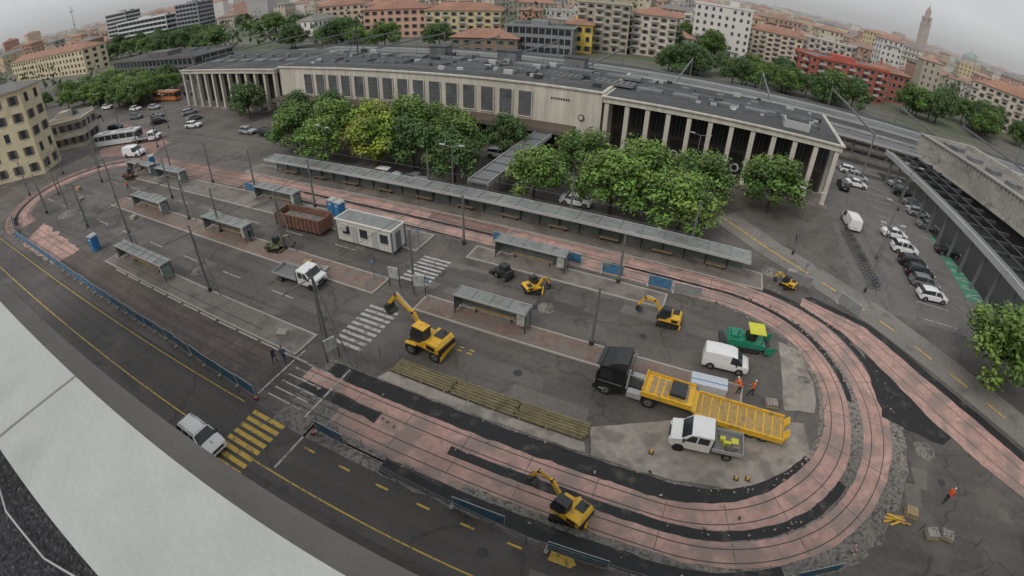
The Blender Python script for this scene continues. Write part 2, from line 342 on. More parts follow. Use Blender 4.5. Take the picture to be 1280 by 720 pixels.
for (x0,x1,nm) in ((-128,-89.4,'left_wing'),(-17.6,19,'right_wing')):
    b=B()
    b.box(x0,x1,F-1.2,F+20,8.9,9.75,stone); b.box(x0-.3,x1+.3,F-1.5,F+20.2,9.75,9.95,stone)
    b.box(x0+.4,x1-.4,F-.8,F+19.6,9.95,10.0,roofd)
    b.box(x0,x1,F+4,F+20,0,8.9,stone)
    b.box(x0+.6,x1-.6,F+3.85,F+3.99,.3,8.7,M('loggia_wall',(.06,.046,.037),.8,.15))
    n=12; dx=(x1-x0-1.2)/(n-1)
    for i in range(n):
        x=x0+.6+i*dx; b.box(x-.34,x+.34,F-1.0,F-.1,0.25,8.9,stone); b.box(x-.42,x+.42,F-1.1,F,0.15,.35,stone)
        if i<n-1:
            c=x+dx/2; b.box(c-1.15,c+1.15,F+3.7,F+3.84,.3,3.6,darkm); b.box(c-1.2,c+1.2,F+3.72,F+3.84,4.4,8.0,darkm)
            for q in (-.6,0,.6): b.box(c+q-.03,c+q+.03,F+3.66,F+3.69,4.4,8,metal)
            if x0>-50 and 1<i<9:
                b.box(c-1.1,c+1.1,F-.35,F-.25,.7,3.6,bpaint); b.cyl((c,F-.41,2.5),(c,F-.36,2.5),.7,white,n=14); b.cyl((c,F-.45,2.5),(c,F-.415,2.5),.46,bpaint,n=12); b.box(c-.6,c+.6,F-.4,F-.36,1.0,1.35,white)
    b.box(x0-.4,x1+.4,F-2,F+4,0,.14,pave); b.box(x0,x1,F-1.5,F+4,.14,.25,pave)
    b.obj(nm,parent=st)
b=B()
for x in range(-84,-20,9):
    b.box(x,x+6.5,F+6,F+9,10.32,10.85,roofl); b.box(x,x+6.5,F+13,F+15.5,10.32,10.8,roofl)
    for q in range(6): b.box(x+.3+q*1.05,x+.9+q*1.05,F+6.3,F+8.7,10.855,10.9,dmetal)
for x in list(range(-125,-92,6))+list(range(-14,16,6)):
    b.box(x,x+4.2,F+7,F+9.2,10.0,10.35,roofl); b.box(x+1,x+2.2,F+12,F+13,10.0,10.8,metal)
b.box(10,14,F+1.5,F+4,10,11.2,alum); b.box(10.3,13.7,F+1.8,F+3.7,11.2,11.4,roofd)
b.box(-17,18,F+11,F+11.2,10,10.35,metal); b.box(-128,-90,F+17.5,F+17.7,10,11,metal)
for y in (3.2,4.6,11): b.box(-86,-20,F+y,F+y+.18,10.32,10.5,metal)
for x in (-60,-44,-30): b.box(x,x+4,F+16.5,F+19.5,10.32,12.4,roofl); b.box(x-.2,x+4.2,F+16.3,F+19.7,12.4,12.55,roofd)
for k in range(80): 
    x=R.uniform(-86,-20); y=F+R.uniform(2,19); s=R.uniform(.3,.9); b.box(x,x+s*2,y,y+s,10.32,10.32+s,R.choice([metal,alum,roofl,dmetal]))
for k in range(34): 
    x=R.uniform(-15,16); y=F+R.uniform(5,19); s=R.uniform(.2,.7); b.box(x,x+s*2,y,y+s,10.0,10.0+s,R.choice([metal,alum,dmetal]))
for x in range(-85,-20,5): b.cyl((x,F+19,10.3),(x,F+19,13.2),.06,metal,n=6)
b.cyl((-76,F+12,10.3),(-76,F+12,18),.15,dmetal,n=6); b.cyl((-79,F+12,10.3),(-76,F+12,16),.06,dmetal,n=5); b.cyl((-73,F+12,10.3),(-76,F+12,16),.06,dmetal,n=5)
for z in (14,15,16): b.box(-76.8,-75.2,F+11.9,F+12.1,z,z+.12,dmetal)
b.obj('roof_equipment',parent=st)
b=B(); b.cyl((2,F+2.5,10),(2,F+2.5,11),.06,metal,n=6)
vs=[];fs=[];n=16
for k in range(4):
    r=.6*k/3
    for i in range(n): t=2*math.pi*i/n; vs.append((2+r*math.cos(t),F+2.4+.25*(1-(k/3)**2),11.2+r*math.sin(t)))
for k in range(3):
    for i in range(n): fs.append((k*n+i,k*n+(i+1)%n,(k+1)*n+(i+1)%n,(k+1)*n+i))
b.mesh(vs,fs,alum); b.obj('satellite_dish')
b=B(); b.box(-27.2,-24.6,50,F-4.4,3.1,3.3,metal); b.box(-27.3,-27.2,50,F-4.4,2.9,3.5,alum); b.box(-24.6,-24.5,50,F-4.4,2.9,3.5,alum)
for y in range(51,72,3):
    for x in (-27,-24.8): b.cyl((x,y,0),(x,y,3.1),.09,metal,n=6)
    b.box(-27.2,-24.6,y-.05,y+.05,3.3,3.38,dmetal)
b.obj('covered_walkway')
b=B(); b.box(-61,6.5,46.9,49.2,2.55,2.7,shroof); b.box(-61,6.5,46.82,46.9,2.42,2.74,alum); b.box(-61,6.5,49.2,49.26,2.42,2.74,alum)
x=-60.5
while x<6.5:
    b.cyl((x,48.9,.1),(x,48.9,2.55),.08,dmetal,n=6); b.beam((x,48.9,2.2),(x,47.2,2.52),.07,.1,dmetal); 
    b.box(x-.03,x+.03,46.9,49.2,2.7,2.75,metal); x+=2.4
b.box(-60.5,6,49.05,49.1,.5,2.2,glassl)
for x in range(-58,4,6): b.box(x,x+2.2,48.3,48.7,.5,.58,wood2); b.box(x+.2,x+.3,48.35,48.65,.13,.5,dmetal); b.box(x+1.9,x+2,48.35,48.65,.13,.5,dmetal)
b.obj('tram_stop_canopy')
for i,y in enumerate((101,110,119,128,137)):
    b=B(); x1=30+22*i if i else 16; x0=-165+i*8
    b.box(x0,x1,y,y+5,4.6,4.85,roofl if i%2 else roofd); b.box(x0,x1,y-.1,y-.002,4.3,4.95,alum)
    for x in range(int(x0)+3,int(x1),8): b.box(x,x+.4,y+2.3,y+2.7,0,4.6,metal); 
    b.box(x0,x1,y+.5,y+4.5,0,.55,pave); b.obj('platform_roof')
b=B(); b.face([(-260,98.5,.006),(420,98.5,.006),(420,150,.006),(-260,150,.006)],ballast)
for y in [99.5,107,108.8,116,117.8,125,126.8,134,135.8,143.5,145,147]:
    for dy in (0,1.0): b.box(-260,420,y+dy-.05,y+dy+.05,.006,.16,railm)
b.obj('railway_tracks')
b=B()
for x in range(-150,240,20):
    for y in (99,150): b.cyl((x,y,0),(x,y,9),.16,metal,n=6)
    b.beam((x,99,8.3),(x,150,8.3),.25,.4,metal)
for y in (100,108,117,126,135,144): b.cyl((-150,y,7),(230,y,7),.03,dmetal,n=4)
b.obj('catenary_gantry')
def train(x0,x1,y,c):
    b=B(); x=x0
    while x<x1:
        b.box(x,x+24.5,y,y+2.9,.8,3.9,c); b.box(x+1,x+23.5,y-.05,y-.01,2.1,3.0,glass); b.box(x+.3,x+24.2,y+.3,y+2.6,3.9,4.15,roofl); b.box(x,x+24.5,y-.06,y-.015,1.1,1.5,redl)
        for q in (3,20): b.box(x+q,x+q+2.5,y+.5,y+2.4,.2,.8,dmetal)
        x+=25.2
    b.obj('passenger_train')
train(-60,70,143.2,M('train_side',(.4,.42,.43),.4,.1)); train(60,160,125.2,M('train_side',(.4,.42,.43)))
b=B()
P0=Vector((33.2,99.5));P1=Vector((39.3,50)); d=(P1-P0).normalized(); nrm=Vector((-d.y,d.x)); 
if nrm.x<0: nrm=-nrm
def pt(s,o,z): q=P0+d*s+nrm*o; return (q.x,q.y,z)
def sbox(s0,s1,o0,o1,z0,z1,mat):
    b.mesh([pt(s0,o0,z0),pt(s1,o0,z0),pt(s1,o1,z0),pt(s0,o1,z0),pt(s0,o0,z1),pt(s1,o0,z1),pt(s1,o1,z1),pt(s0,o1,z1)],[(0,1,2,3),(4,7,6,5),(0,4,5,1),(1,5,6,2),(2,6,7,3),(3,7,4,0)],mat)
sbox(0,75,0,.25,5.3,6.2,alum); sbox(0,75,.26,1.6,5.9,6.0,roofl)
for s in range(2,75,4):
    sbox(s,s+.3,1.6,9.5,5.5,5.95,dmetal); sbox(s,s+.35,.8,1.15,0,5.3,metal)
sbox(0,75,4.0,4.3,5.96,6.1,dmetal); sbox(0,75,6.8,7.1,5.96,6.1,dmetal)
sbox(-5,75,2,30,.012,.05,M('void_shade_floor',(.03,.03,.03),.8))  # near-black sheet paints the shade of the open interior onto its floor
b.obj('bus_station_canopy')
b=B()
P0=Vector((44,112.5));P1=Vector((54,80)); d=(P1-P0).normalized(); nrm=Vector((-d.y,d.x)); 
if nrm.x<0: nrm=-nrm
conc=M('concrete_panel',(.36,.34,.31),.85,.12,1.5,big=.2,grime=(.22,.21,.19),gscale=.5)
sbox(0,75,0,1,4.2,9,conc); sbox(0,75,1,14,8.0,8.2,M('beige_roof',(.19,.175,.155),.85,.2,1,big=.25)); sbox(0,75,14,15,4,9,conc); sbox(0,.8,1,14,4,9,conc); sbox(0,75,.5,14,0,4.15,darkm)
for s in range(0,75): sbox(s+.1,s+.32,-.22,-.003,4.4,8.8,conc)
sbox(0,75,-.4,-.01,8.82,9.15,conc); sbox(0,75,-.4,-.01,4.0,4.38,conc)
for s in range(4,74,6): sbox(s,s+2,5,8,8.2,8.9,roofl)
b.obj('concrete_car_park')
# ---------------------------------------------------------------- buildings
def wmat(c): 
    k='wall_%d_%d_%d'%tuple(int(v*100) for v in c); return M(k,c,.85,.06,.8,big=.1,grime=tuple(v*.78 for v in c),gscale=.25,gth=.58)
shut=M('shutters',(.13,.10,.08),.7); shutg=M('shutters_green',(.07,.11,.09),.7); roofg=M('grey_tile',(.17,.165,.16),.85,.2)
def building(name,cx,cy,w,d,h,rz=0,wall=(.45,.38,.28),roof=tile,fl=4,bays=6,rt='hip',balc=False,strip=False,wm=None):
    g=sum(wall)/3
    if name not in('yellow_house','cream_palace','red_apartment_block'): wall=tuple(c*.78+g*.24 for c in wall)  # greyed towards its mean: distance haze put into the wall colour
    b=B(); wl=wmat(wall); X=w/2;Y=d/2; b.box(-X,X,-Y,Y,0,h,wl)
    b.box(-X-.35,X+.35,-Y-.35,Y+.35,h,h+.3,wmat(tuple(min(.7,c*1.15) for c in wall)))
    if rt=='hip':
        rh=min(w,d)*.2; k=min(w,d)/2; z=h+.3; e=.7
        v=[(-X-e,-Y-e,z),(X+e,-Y-e,z),(X+e,Y+e,z),(-X-e,Y+e,z)]
        if w>=d: v+=[(-X+k,0,z+rh),(X-k,0,z+rh)]; f=[(0,1,5,4),(1,2,5),(2,3,4,5),(3,0,4),(3,2,1,0)]
        else: v+=[(0,-Y+k,z+rh),(0,Y-k,z+rh)]; f=[(0,1,4),(1,2,5,4),(2,3,5),(3,0,4,5),(3,2,1,0)]
        b.mesh(v,f,roof)
        for i in range(max(1,int(w/9))): x=-X+k*.6+i*8; b.box(x,x+.8,-.3,.6,h+rh*.4,h+rh+1.1,wl)
    else:
        b.box(-X+.3,X-.3,-Y+.3,Y-.3,h+.3,h+.34,roof); b.box(-X,X,-Y,-Y+.25,h+.3,h+.9,wl); b.box(-X,X,Y-.25,Y,h+.3,h+.9,wl)
        b.box(-X*.3,X*.2,-Y*.4,Y*.3,h+.34,h+2.0,wl); 
        for k in range(4): x=R.uniform(-X*.8,X*.7); b.box(x,x+1.2,Y*.4,Y*.6,h+.34,h+1.3,metal)
    fh=h/fl
    for (L,T) in ((w,Matrix.Translation((0,-Y,0))),(d,Matrix.Translation((X,0,0))@Matrix.Rotation(math.pi/2,4,'Z')),(d,Matrix.Translation((-X,0,0))@Matrix.Rotation(-math.pi/2,4,'Z'))):
        b.T=T; n=bays if L==w else max(2,int(bays*d/w)); p=L/n
        for r in range(fl):
            z=r*fh+fh*.28; hh=fh*.5
            if strip:
                b.box(-L/2+.5,L/2-.5,-.06,-.01,z,z+hh*1.2,glass)
                for i in range(n+1): x=-L/2+.5+i*(L-1)/n; b.box(x-.1,x+.1,-.14,-.065,z-.05,z+hh*1.25,alum)
                continue
            for i in range(n):
                x=-L/2+(i+.5)*p; ww=min(.65,p*.25)
                b.box(x-ww,x+ww,-.05,-.005,z,z+hh,glass)
                b.box(x-ww-.12,x+ww+.12,-.14,-.055,z-.15,z,kerbm); b.box(x-ww-.12,x+ww+.12,-.10,-.055,z+hh,z+hh+.12,kerbm)
                if R.random()<.8:
                    sm=shut if wall[0]>.35 else shutg
                    for s in (-1,1): xx=x+s*ww*1.5; b.box(xx-ww*.42,xx+ww*.42,-.1,-.055,z,z+hh,sm)
                if balc and r>0 and i%2==0:
                    b.box(x-p*.45,x+p*.45,-1.2,-.15,z-.45,z-.3,kerbm); b.box(x-p*.45,x+p*.45,-1.2,-1.14,z-.29,z+.5,wmat((.42,.40,.36)))
        b.T=Matrix.Identity(4)
    return b.obj(name,(cx,cy,0),rz)
a42=math.radians(42)
building('cream_palace',-119.5-17*.743-4*.669,31.5-17*.669+4*.743,34,8,18,a42,(.56,.49,.33),roofg,5,8)
building('shop_building',-136,45.5,11,8,6.5,a42,(.42,.38,.3),roofg,2,5,'flat')
building('apartment_building',-378,128,124,16,14,math.radians(4),(.60,.50,.30),tile,4,24)
building('modern_station_annex',-193,110,64,18,8.5,0,(.12,.115,.11),roofd,3,20,'flat',strip=True)
building('office_tower',-395,215,55,20,21,math.radians(15),(.62,.64,.67),roofl,6,12,'flat',strip=True)
building('office_tower',-345,225,20,20,26,math.radians(20),(.30,.32,.36),roofl,9,6,'flat',strip=True)
building('office_tower',-470,230,24,20,30,math.radians(20),(.5,.5,.5),roofl,9,6,'flat',strip=True)
building('apartment_building',-148,205,30,16,13,math.radians(20),(.62,.33,.22),tile,4,8)
building('apartment_building',-116,212,34,16,12,math.radians(18),(.60,.50,.24),tile,4,9,balc=True)
building('low_brown_building',-84,170,24,14,5.5,math.radians(14),(.25,.17,.12),tile,2,6)
building('glass_office_block',-66,178,24,14,10,math.radians(10),(.22,.23,.24),roofd,3,10,'flat',strip=True)
building('yellow_house',-56,192,10,10,10.5,math.radians(12),(.66,.48,.10),tile,3,3)
building('apartment_tower',-50,205,20,16,19,math.radians(10),(.40,.36,.27),roofl,7,6,'flat',balc=True)
building('apartment_building',-31,212,17,15,16,math.radians(8),(.58,.52,.42),tile,6,5,balc=True)
building('apartment_building',-10,262,26,16,16,math.radians(-5),(.56,.52,.45),roofl,6,8,'flat',balc=True)
building('apartment_building',22,272,28,16,14,math.radians(-14),(.62,.50,.36),tile,6,8,balc=True)
building('apartment_building',52,292,26,16,15,math.radians(-20),(.48,.44,.38),roofl,5,8,'flat',balc=True)
building('red_apartment_block',43,207,34,16,12.5,math.radians(26),(.42,.11,.08),roofg,5,10,'flat',balc=True)
building('red_apartment_block',66,228,16,14,11.5,math.radians(26),(.38,.13,.10),tile,4,5)
building('apartment_building',138,255,34,20,17,math.radians(-40),(.52,.44,.34),tile,5,9,balc=True)
building('apartment_building',175,240,30,20,15,math.radians(-40),(.50,.44,.38),tile,4,8)
building('apartment_building',-180,240,26,14,13,math.radians(24),(.52,.46,.38),tile,4,7)
building('apartment_building',-222,250,30,14,13,math.radians(28),(.60,.42,.30),tile,4,7)
b=B(); tb=wmat((.36,.27,.22))
b.box(-7,7,-7,7,0,58,tb); b.box(-8,8,-8,8,58,60,kerbm)
for z in (20,40): b.box(-7.4,7.4,-7.4,7.4,z,z+1.2,kerbm)
for sx in (-1,1):
    for sy in (-1,1): b.box(sx*4.5-2,sx*4.5+2,sy*4.5-2,sy*4.5+2,60,71,tb)
b.box(-7.2,7.2,-7.2,7.2,71,73,kerbm); b.cyl((0,0,73),(0,0,82),5.5,tb,n=8); b.cyl((0,0,82),(0,0,93),5.8,tile,.3,n=8); b.cyl((0,0,93),(0,0,98),.3,dmetal,n=5)
b.obj('bell_tower',(348,1023,0),.3)
b=B(); b.cyl((0,0,0),(0,0,22),12,wmat((.45,.38,.32)),n=16)
vs=[];fs=[]
for k in range(6):
    for i in range(16): t=i*math.pi/8; a=k/5*math.pi/2; vs.append((12.6*math.cos(a)*math.cos(t),12.6*math.cos(a)*math.sin(t),22+12*math.sin(a)))
for k in range(5):
    for i in range(16): fs.append((k*16+i,k*16+(i+1)%16,(k+1)*16+(i+1)%16,(k+1)*16+i))
b.mesh(vs,fs,M('copper_dome',(.22,.30,.26),.6)); b.cyl((0,0,34),(0,0,39),.8,kerbm,n=6); b.obj('church_dome',(395,900,0))
b=B(); b.cyl((0,0,0),(0,0,52),.8,alum,.4,n=8)
for z in (30,45): b.box(-2,2,-2,2,z,z+.8,alum)
b.obj('radio_mast',(-640,250,0))
def city():
    V=[];Fc=[];C=[]
    def add(vs,fs,cols):
        i=len(V); V.extend(vs)
        for f,c in zip(fs,cols): Fc.append(tuple(i+k for k in f)); C.append(c)
    walls=[(.50,.44,.36),(.56,.52,.46),(.52,.40,.28),(.40,.39,.38),(.58,.48,.28),(.52,.34,.26),(.62,.60,.57),(.38,.33,.28),(.55,.50,.36),(.45,.26,.20)]
    roofs=[(.32,.18,.13),(.28,.165,.125),(.36,.22,.17),(.20,.19,.18),(.26,.18,.14)]  # wall and roof palettes kept pale, with aerial haze put into them
    rr=random.Random(5)
    def put(x,y,det,sc):
        w=rr.uniform(9,28)*sc;d=rr.uniform(9,15)*sc;h=rr.choice([6,7,9,10,10,13,13,16,19,22])*rr.uniform(.9,1.1)
        if sc>1.4 and rr.random()<.07: h*=1.6
        a=rr.choice([.2,.25,.3,-.2,1.6,.15,.8])+rr.uniform(-.1,.1); ca,sa=math.cos(a),math.sin(a)
        wc=rr.choice(walls); k=rr.uniform(.75,1.08); wc=tuple(c*k for c in wc); rc=rr.choice(roofs)
        X,Y=w/2,d/2; e=.6; rh=min(w,d)*.2; q=Y
        T=lambda p:(x+p[0]*ca-p[1]*sa,y+p[0]*sa+p[1]*ca,p[2])
        vs=[(-X,-Y,0),(X,-Y,0),(X,Y,0),(-X,Y,0),(-X,-Y,h),(X,-Y,h),(X,Y,h),(-X,Y,h)]
        add([T(v) for v in vs],[(0,1,5,4),(1,2,6,5),(2,3,7,6),(3,0,4,7)],[wc]*4)
        if rr.random()<.72:
            vs=[(-X-e,-Y-e,h),(X+e,-Y-e,h),(X+e,Y+e,h),(-X-e,Y+e,h),(-X+q*.8,0,h+rh),(X-q*.8,0,h+rh)]
            add([T(v) for v in vs],[(0,1,5,4),(1,2,5),(2,3,4,5),(3,0,4)],[rc]*4)
        else:
            fc=rr.choice([(.25,.25,.25),(.32,.31,.30),(.16,.16,.165)])
            add([T(v) for v in [(-X-.3,-Y-.3,h),(X+.3,-Y-.3,h),(X+.3,Y+.3,h),(-X-.3,Y+.3,h),(-X-.3,-Y-.3,h+.8),(X+.3,-Y-.3,h+.8),(X+.3,Y+.3,h+.8),(-X-.3,Y+.3,h+.8)]],[(4,5,6,7),(0,1,5,4),(1,2,6,5),(3,0,4,7)],[fc]+[tuple(c*1.05 for c in wc)]*3)
            u=rr.uniform(-X*.5,X*.3); vs=[(u,-2,h+.8),(u+4,-2,h+.8),(u+4,2,h+.8),(u,2,h+.8),(u,-2,h+3),(u+4,-2,h+3),(u+4,2,h+3),(u,2,h+3)]
            add([T(v) for v in vs],[(4,5,6,7),(0,1,5,4),(1,2,6,5),(3,0,4,7)],[wc]*4)
        if det:
            fl=max(2,int(h/3.1)); nb=max(2,int(w/3)); gc=(.06,.065,.07)
            for face in range(3):
                L=w if face==0 else d; n=nb if face==0 else max(2,int(d/3.4))
                for r in range(fl):
                    for i in range(n):
                        u=-L/2+(i+.5)*L/n; z=r*h/fl+h/fl*.3; z2=z+h/fl*.48
                        if rr.random()<.1: continue
                        if face==0: vs=[(u-.6,-Y-.05,z),(u+.6,-Y-.05,z),(u+.6,-Y-.05,z2),(u-.6,-Y-.05,z2)]
                        elif face==1: vs=[(X+.05,u-.6,z),(X+.05,u+.6,z),(X+.05,u+.6,z2),(X+.05,u-.6,z2)]
                        else: vs=[(-X-.05,u-.6,z),(-X-.05,u+.6,z),(-X-.05,u+.6,z2),(-X-.05,u-.6,z2)]
                        add([T(v) for v in vs],[(0,1,2,3)],[gc])
                    if face==0 and rr.random()<.5:
                        z=r*h/fl; vs=[(-X*.7,-Y-1,z+.2),(X*.7,-Y-1,z+.2),(X*.7,-Y-1,z+1.1),(-X*.7,-Y-1,z+1.1),(-X*.7,-Y,z+.2),(X*.7,-Y,z+.2)]
                        add([T(v) for v in vs],[(0,1,2,3),(0,1,5,4)],[tuple(c*.9 for c in wc),tuple(c*.6 for c in wc)])
    def ok(x,y):
        az=math.degrees(math.atan2(x,y)); 
        return -84<az<44
    y=215
    while y<760:
        x=-1500
        while x<620:
            X=x+rr.uniform(-9,9);Y=y+rr.uniform(-8,8); D=math.hypot(X,Y)
            lim=235 if X>-60 else 245
            if X<-230: lim=440
            if X>60: lim=300
            if ok(X,Y) and D>lim and D<720 and rr.random()<.8 and not(-12<X-Y*.03<70 and Y<300): put(X,Y,D<520,1)
            x+=30
        y+=28
    for y0 in (150,180,):
        x=-900
        while x<-450: 
            if rr.random()<.6: put(x+rr.uniform(-8,8),y0+rr.uniform(-8,8)+(-x-380)*.15,True,1)
            x+=34
    y=100
    while y<3600:
        x=-3600
        st=46+y*.012
        while x<3000:
            X=x+rr.uniform(-18,18);Y=y+rr.uniform(-18,18); D=math.hypot(X,Y)
            if ok(X,Y) and 700<D<3400 and rr.random()<.66 : put(X,Y,False,1.6)
            x+=st
        y+=st
    me=bpy.data.meshes.new('city'); me.from_pydata(V,[],Fc); me.materials.append(cityw)
    at=me.color_attributes.new('Col','FLOAT_COLOR','CORNER'); data=[]
    for f,c in zip(Fc,C): data.extend((c[0],c[1],c[2],1.0)*len(f))
    at.data.foreach_set('color',data); o=bpy.data.objects.new('distant_city_buildings',me); link(o)
city()
vs=[];fs=[];n=140
for i in range(n+1):
    a=math.radians(-95+150*i/n); D=7600; h=60+150*max(0,noise.noise(Vector((i*.07,3,0)))+.25)+20*noise.noise(Vector((i*.4,1,0)))
    if a>0: h*=.35
    vs+=[(D*math.sin(a),D*math.cos(a),-5),(D*math.sin(a),D*math.cos(a),h*.8),((D+700)*math.sin(a),(D+700)*math.cos(a),-5)]
for i in range(n): fs+=[(3*i,3*i+3,3*i+4,3*i+1),(3*i+1,3*i+4,3*i+5,3*i+2)]
b=B(); b.mesh(vs,fs,hillm); b.obj('hills')
# humid air layer over the distant city (real scattering volume)
hz=bpy.data.materials.new('haze'); hz.use_nodes=True; hn=hz.node_tree; hn.nodes.remove(hn.nodes['Principled BSDF'])
vsn=hn.nodes.new('ShaderNodeVolumeScatter'); vsn.inputs['Color'].default_value=(.93,.96,1,1); vsn.inputs['Density'].default_value=.00042; hn.links.new(vsn.outputs[0],hn.nodes['Material Output'].inputs['Volume'])
b=B(); b.box(-8500,8500,232,8800,-2,110,hz); b.obj('sky_haze')
# ---------------------------------------------------------------- trees
def leafmesh(name,clumps,n,size,seed,base,trunk=None,flat=.75):
    r=random.Random(seed); V=[];Fc=[];C=[]; MI=[]
    tot=sum(c[3]**2 for c in clumps)
    for (cx,cy,cz,cr) in clumps:
        k=int(n*cr*cr/tot); tint=r.uniform(.65,1.4); yl=r.uniform(.85,1.25)
        for _ in range(k):
            d=Vector((r.gauss(0,1),r.gauss(0,1),r.gauss(0,1))).normalized(); rad=cr*(r.random()**.4)*r.uniform(.75,1.2)
            p=Vector((cx,cy,cz))+Vector((d.x*rad,d.y*rad,d.z*rad*flat))
            nn=(d+Vector((r.gauss(0,.6),r.gauss(0,.6),r.gauss(0,.6)+.6))).normalized(); u=nn.orthogonal().normalized(); 
            u.rotate(Matrix.Rotation(r.uniform(0,6.28),3,nn)) ; w=nn.cross(u); s=size*r.uniform(.5,1.2)
            i=len(V); V+=[p-u*s,p-w*s*.55,p+u*s,p+w*s*.55+nn*s*.15]; Fc.append((i,i+1,i+2,i+3))
            q=tint*r.uniform(.65,1.35)*(.9+.3*d.z); C.append((base[0]*q*yl,base[1]*q,base[2]*q)); MI.append(0)  # clump tops lighter, undersides darker: shading put into the leaf colour
    if trunk:
        b=B()
        h,tr=trunk; b.cyl((0,0,0),(0.05,0,h*.5),tr,bark,tr*.75,n=8); b.cyl((.05,0,h*.5),(0,.05,h*.8),tr*.75,bark,tr*.35,n=8)
        for (cx,cy,cz,cr) in clumps[:10]: b.cyl((.03,0,h*.42),(cx*.8,cy*.8,cz),tr*.4,bark,tr*.1,n=5)
        i=len(V); V+=[Vector(v) for v in b.v]
        for f in b.f: Fc.append(tuple(i+k for k in f)); C.append((.07,.05,.035)); MI.append(1)
    me=bpy.data.meshes.new(name); me.from_pydata(V,[],Fc); me.materials.append(leafm); me.materials.append(bark)
    me.polygons.foreach_set('material_index',MI)
    at=me.color_attributes.new('Col','FLOAT_COLOR','CORNER'); data=[]
    for f,c in zip(Fc,C): data.extend((c[0],c[1],c[2],1.0)*len(f))
    at.data.foreach_set('color',data); return me
def crown(r,h,R0,n=20):
    c=[]
    for i in range(n):
        a=i*2.4+r.uniform(-.5,.5); t=(i+.5)/n; rr=R0*math.sqrt(max(.05,1-abs(t-.3)**1.5))*r.uniform(.5,.92)
        z=h*(.34+.56*t)+r.uniform(-.3,.3); rr*= (1-.5*max(0,t-.5)*2*.6)
        c.append((rr*math.cos(a),rr*math.sin(a),z,R0*r.uniform(.24,.42)))
    c.append((0,0,h*.60,R0*.6)); c.append((r.uniform(-.5,.5),r.uniform(-.5,.5),h*.8,R0*.42)); return c
TM=[]
for k,(base) in enumerate([(.105,.20,.032),(.09,.17,.03),(.19,.26,.03),(.065,.125,.03)]):
    r=random.Random(40+k); TM.append(leafmesh('tree_%d'%k,crown(r,8,4.2),6000,.24,60+k,base,(8,.2)))
def tree(x,y,h,k,w=1,name='tree'):
    o=bpy.data.objects.new(name,TM[k]); link(o); o.location=(x,y,0); s=h/8; o.scale=(s*w,s*w,s); o.rotation_euler=(0,0,R.uniform(0,6))
for x,y,h,k,w in [(-64,57,8.2,1,1.05),(-58,60,8.8,0,1),(-55,54,7.6,0,1.1),(-50.5,61,9,2,1.0),(-46,56,8.4,2,1.15),(-47,66,8.8,0,1.05),(-41,66,8.1,1,1),(-40,57,8.0,3,1.05),(-35,61,8.4,1,1),(-32,55,7.2,3,1.05),
  (-20.5,55,7.2,0,1.15),(-16.5,64,7.8,1,1.05),(-10.5,55,8.4,0,1.15),(-8.5,63,8.2,0,1.1),(-2,55,7.6,0,1.25),(-.5,64,8,1,1.1),(9.4,68,8.4,1,1.12),(32.8,40.8,8.6,0,1.2),(-93,70,8,3,1),(-97,72,7.5,3,.9),(-30,68,7,3,.9),(-70,62,7.4,1,1),(-66,68,8,3,1),(-75,68,7.6,3,1)]:
    tree(x,y,h,k,w,'plane_tree')
for i in range(28): tree(-20+R.uniform(0,62),166+R.uniform(0,22)+(0),R.uniform(8,12),R.choice([1,3,3]),1)
for i in range(14): tree(R.uniform(66,110),R.uniform(190,230),R.uniform(9,13),R.choice([1,3,3]))
for i in range(14): tree(R.uniform(110,170),R.uniform(205,235),R.uniform(8,12),R.choice([1,3,3]))
for i in range(40): tree(R.uniform(-235,-150),R.uniform(64,92),R.uniform(6,9),R.choice([1,3,0]),1.1)
for i in range(16): tree(R.uniform(-180,-100),R.uniform(160,180),R.uniform(8,12),R.choice([1,3,0]),1.1)
for i in range(50): tree(R.uniform(-440,-215),R.uniform(145,260),R.uniform(9,14),R.choice([1,3,3]),1.2)
for i in range(20): tree(R.uniform(-60,0),R.uniform(222,250),R.uniform(9,14),R.choice([1,3,3]))
r=random.Random(9); cl=[]
for i in range(1900):
    a=math.radians(r.uniform(-84,42)); D=250+2600*r.random()**1.4
    if -20<math.degrees(a)<22 and D<300: continue
    s=r.uniform(3,7)*(1+D/1500)
    for k in range(2): cl.append((D*math.sin(a)+r.uniform(-s,s),D*math.cos(a)+r.uniform(-s,s),s*r.uniform(.7,1.2),s))
o=bpy.data.objects.new('distant_trees',leafmesh('distant_trees',cl,90000,1.5,3,(.07,.115,.04))); link(o)
# ---------------------------------------------------------------- vehicles
HATCH=[(-.5,.80,.35,.78,.66,.90),(-.475,.95,.26,.93,.80,1.05),(-.40,1,.22,.98,.73,1.44),(-.1,1,.2,.97,.76,1.52),(.12,1,.2,.96,.74,1.45),(.27,1,.2,.95,.80,1.03),(.43,.96,.22,.86,.82,.92),(.495,.85,.3,.70,.68,.76)]
SEDAN=[(-.5,.85,.35,.8,.7,.86),(-.46,.95,.26,.95,.8,1.0),(-.32,1,.22,.98,.78,1.06),(-.2,1,.2,.97,.72,1.40),(-.0,1,.2,.97,.74,1.46),(.1,1,.2,.96,.72,1.40),(.24,1,.2,.95,.80,1.02),(.42,.96,.22,.84,.82,.90),(.495,.85,.3,.68,.68,.72)]
VAN=[(-.5,.93,.32,.95,.82,1.55),(-.485,1,.25,1.0,.86,1.72),(-.2,1,.2,1.0,.88,1.78),(.08,1,.2,1.0,.87,1.76),(.2,1,.2,.98,.83,1.66),(.34,1,.2,.98,.86,1.12),(.46,.94,.24,.88,.8,.95),(.5,.86,.3,.72,.7,.78)]
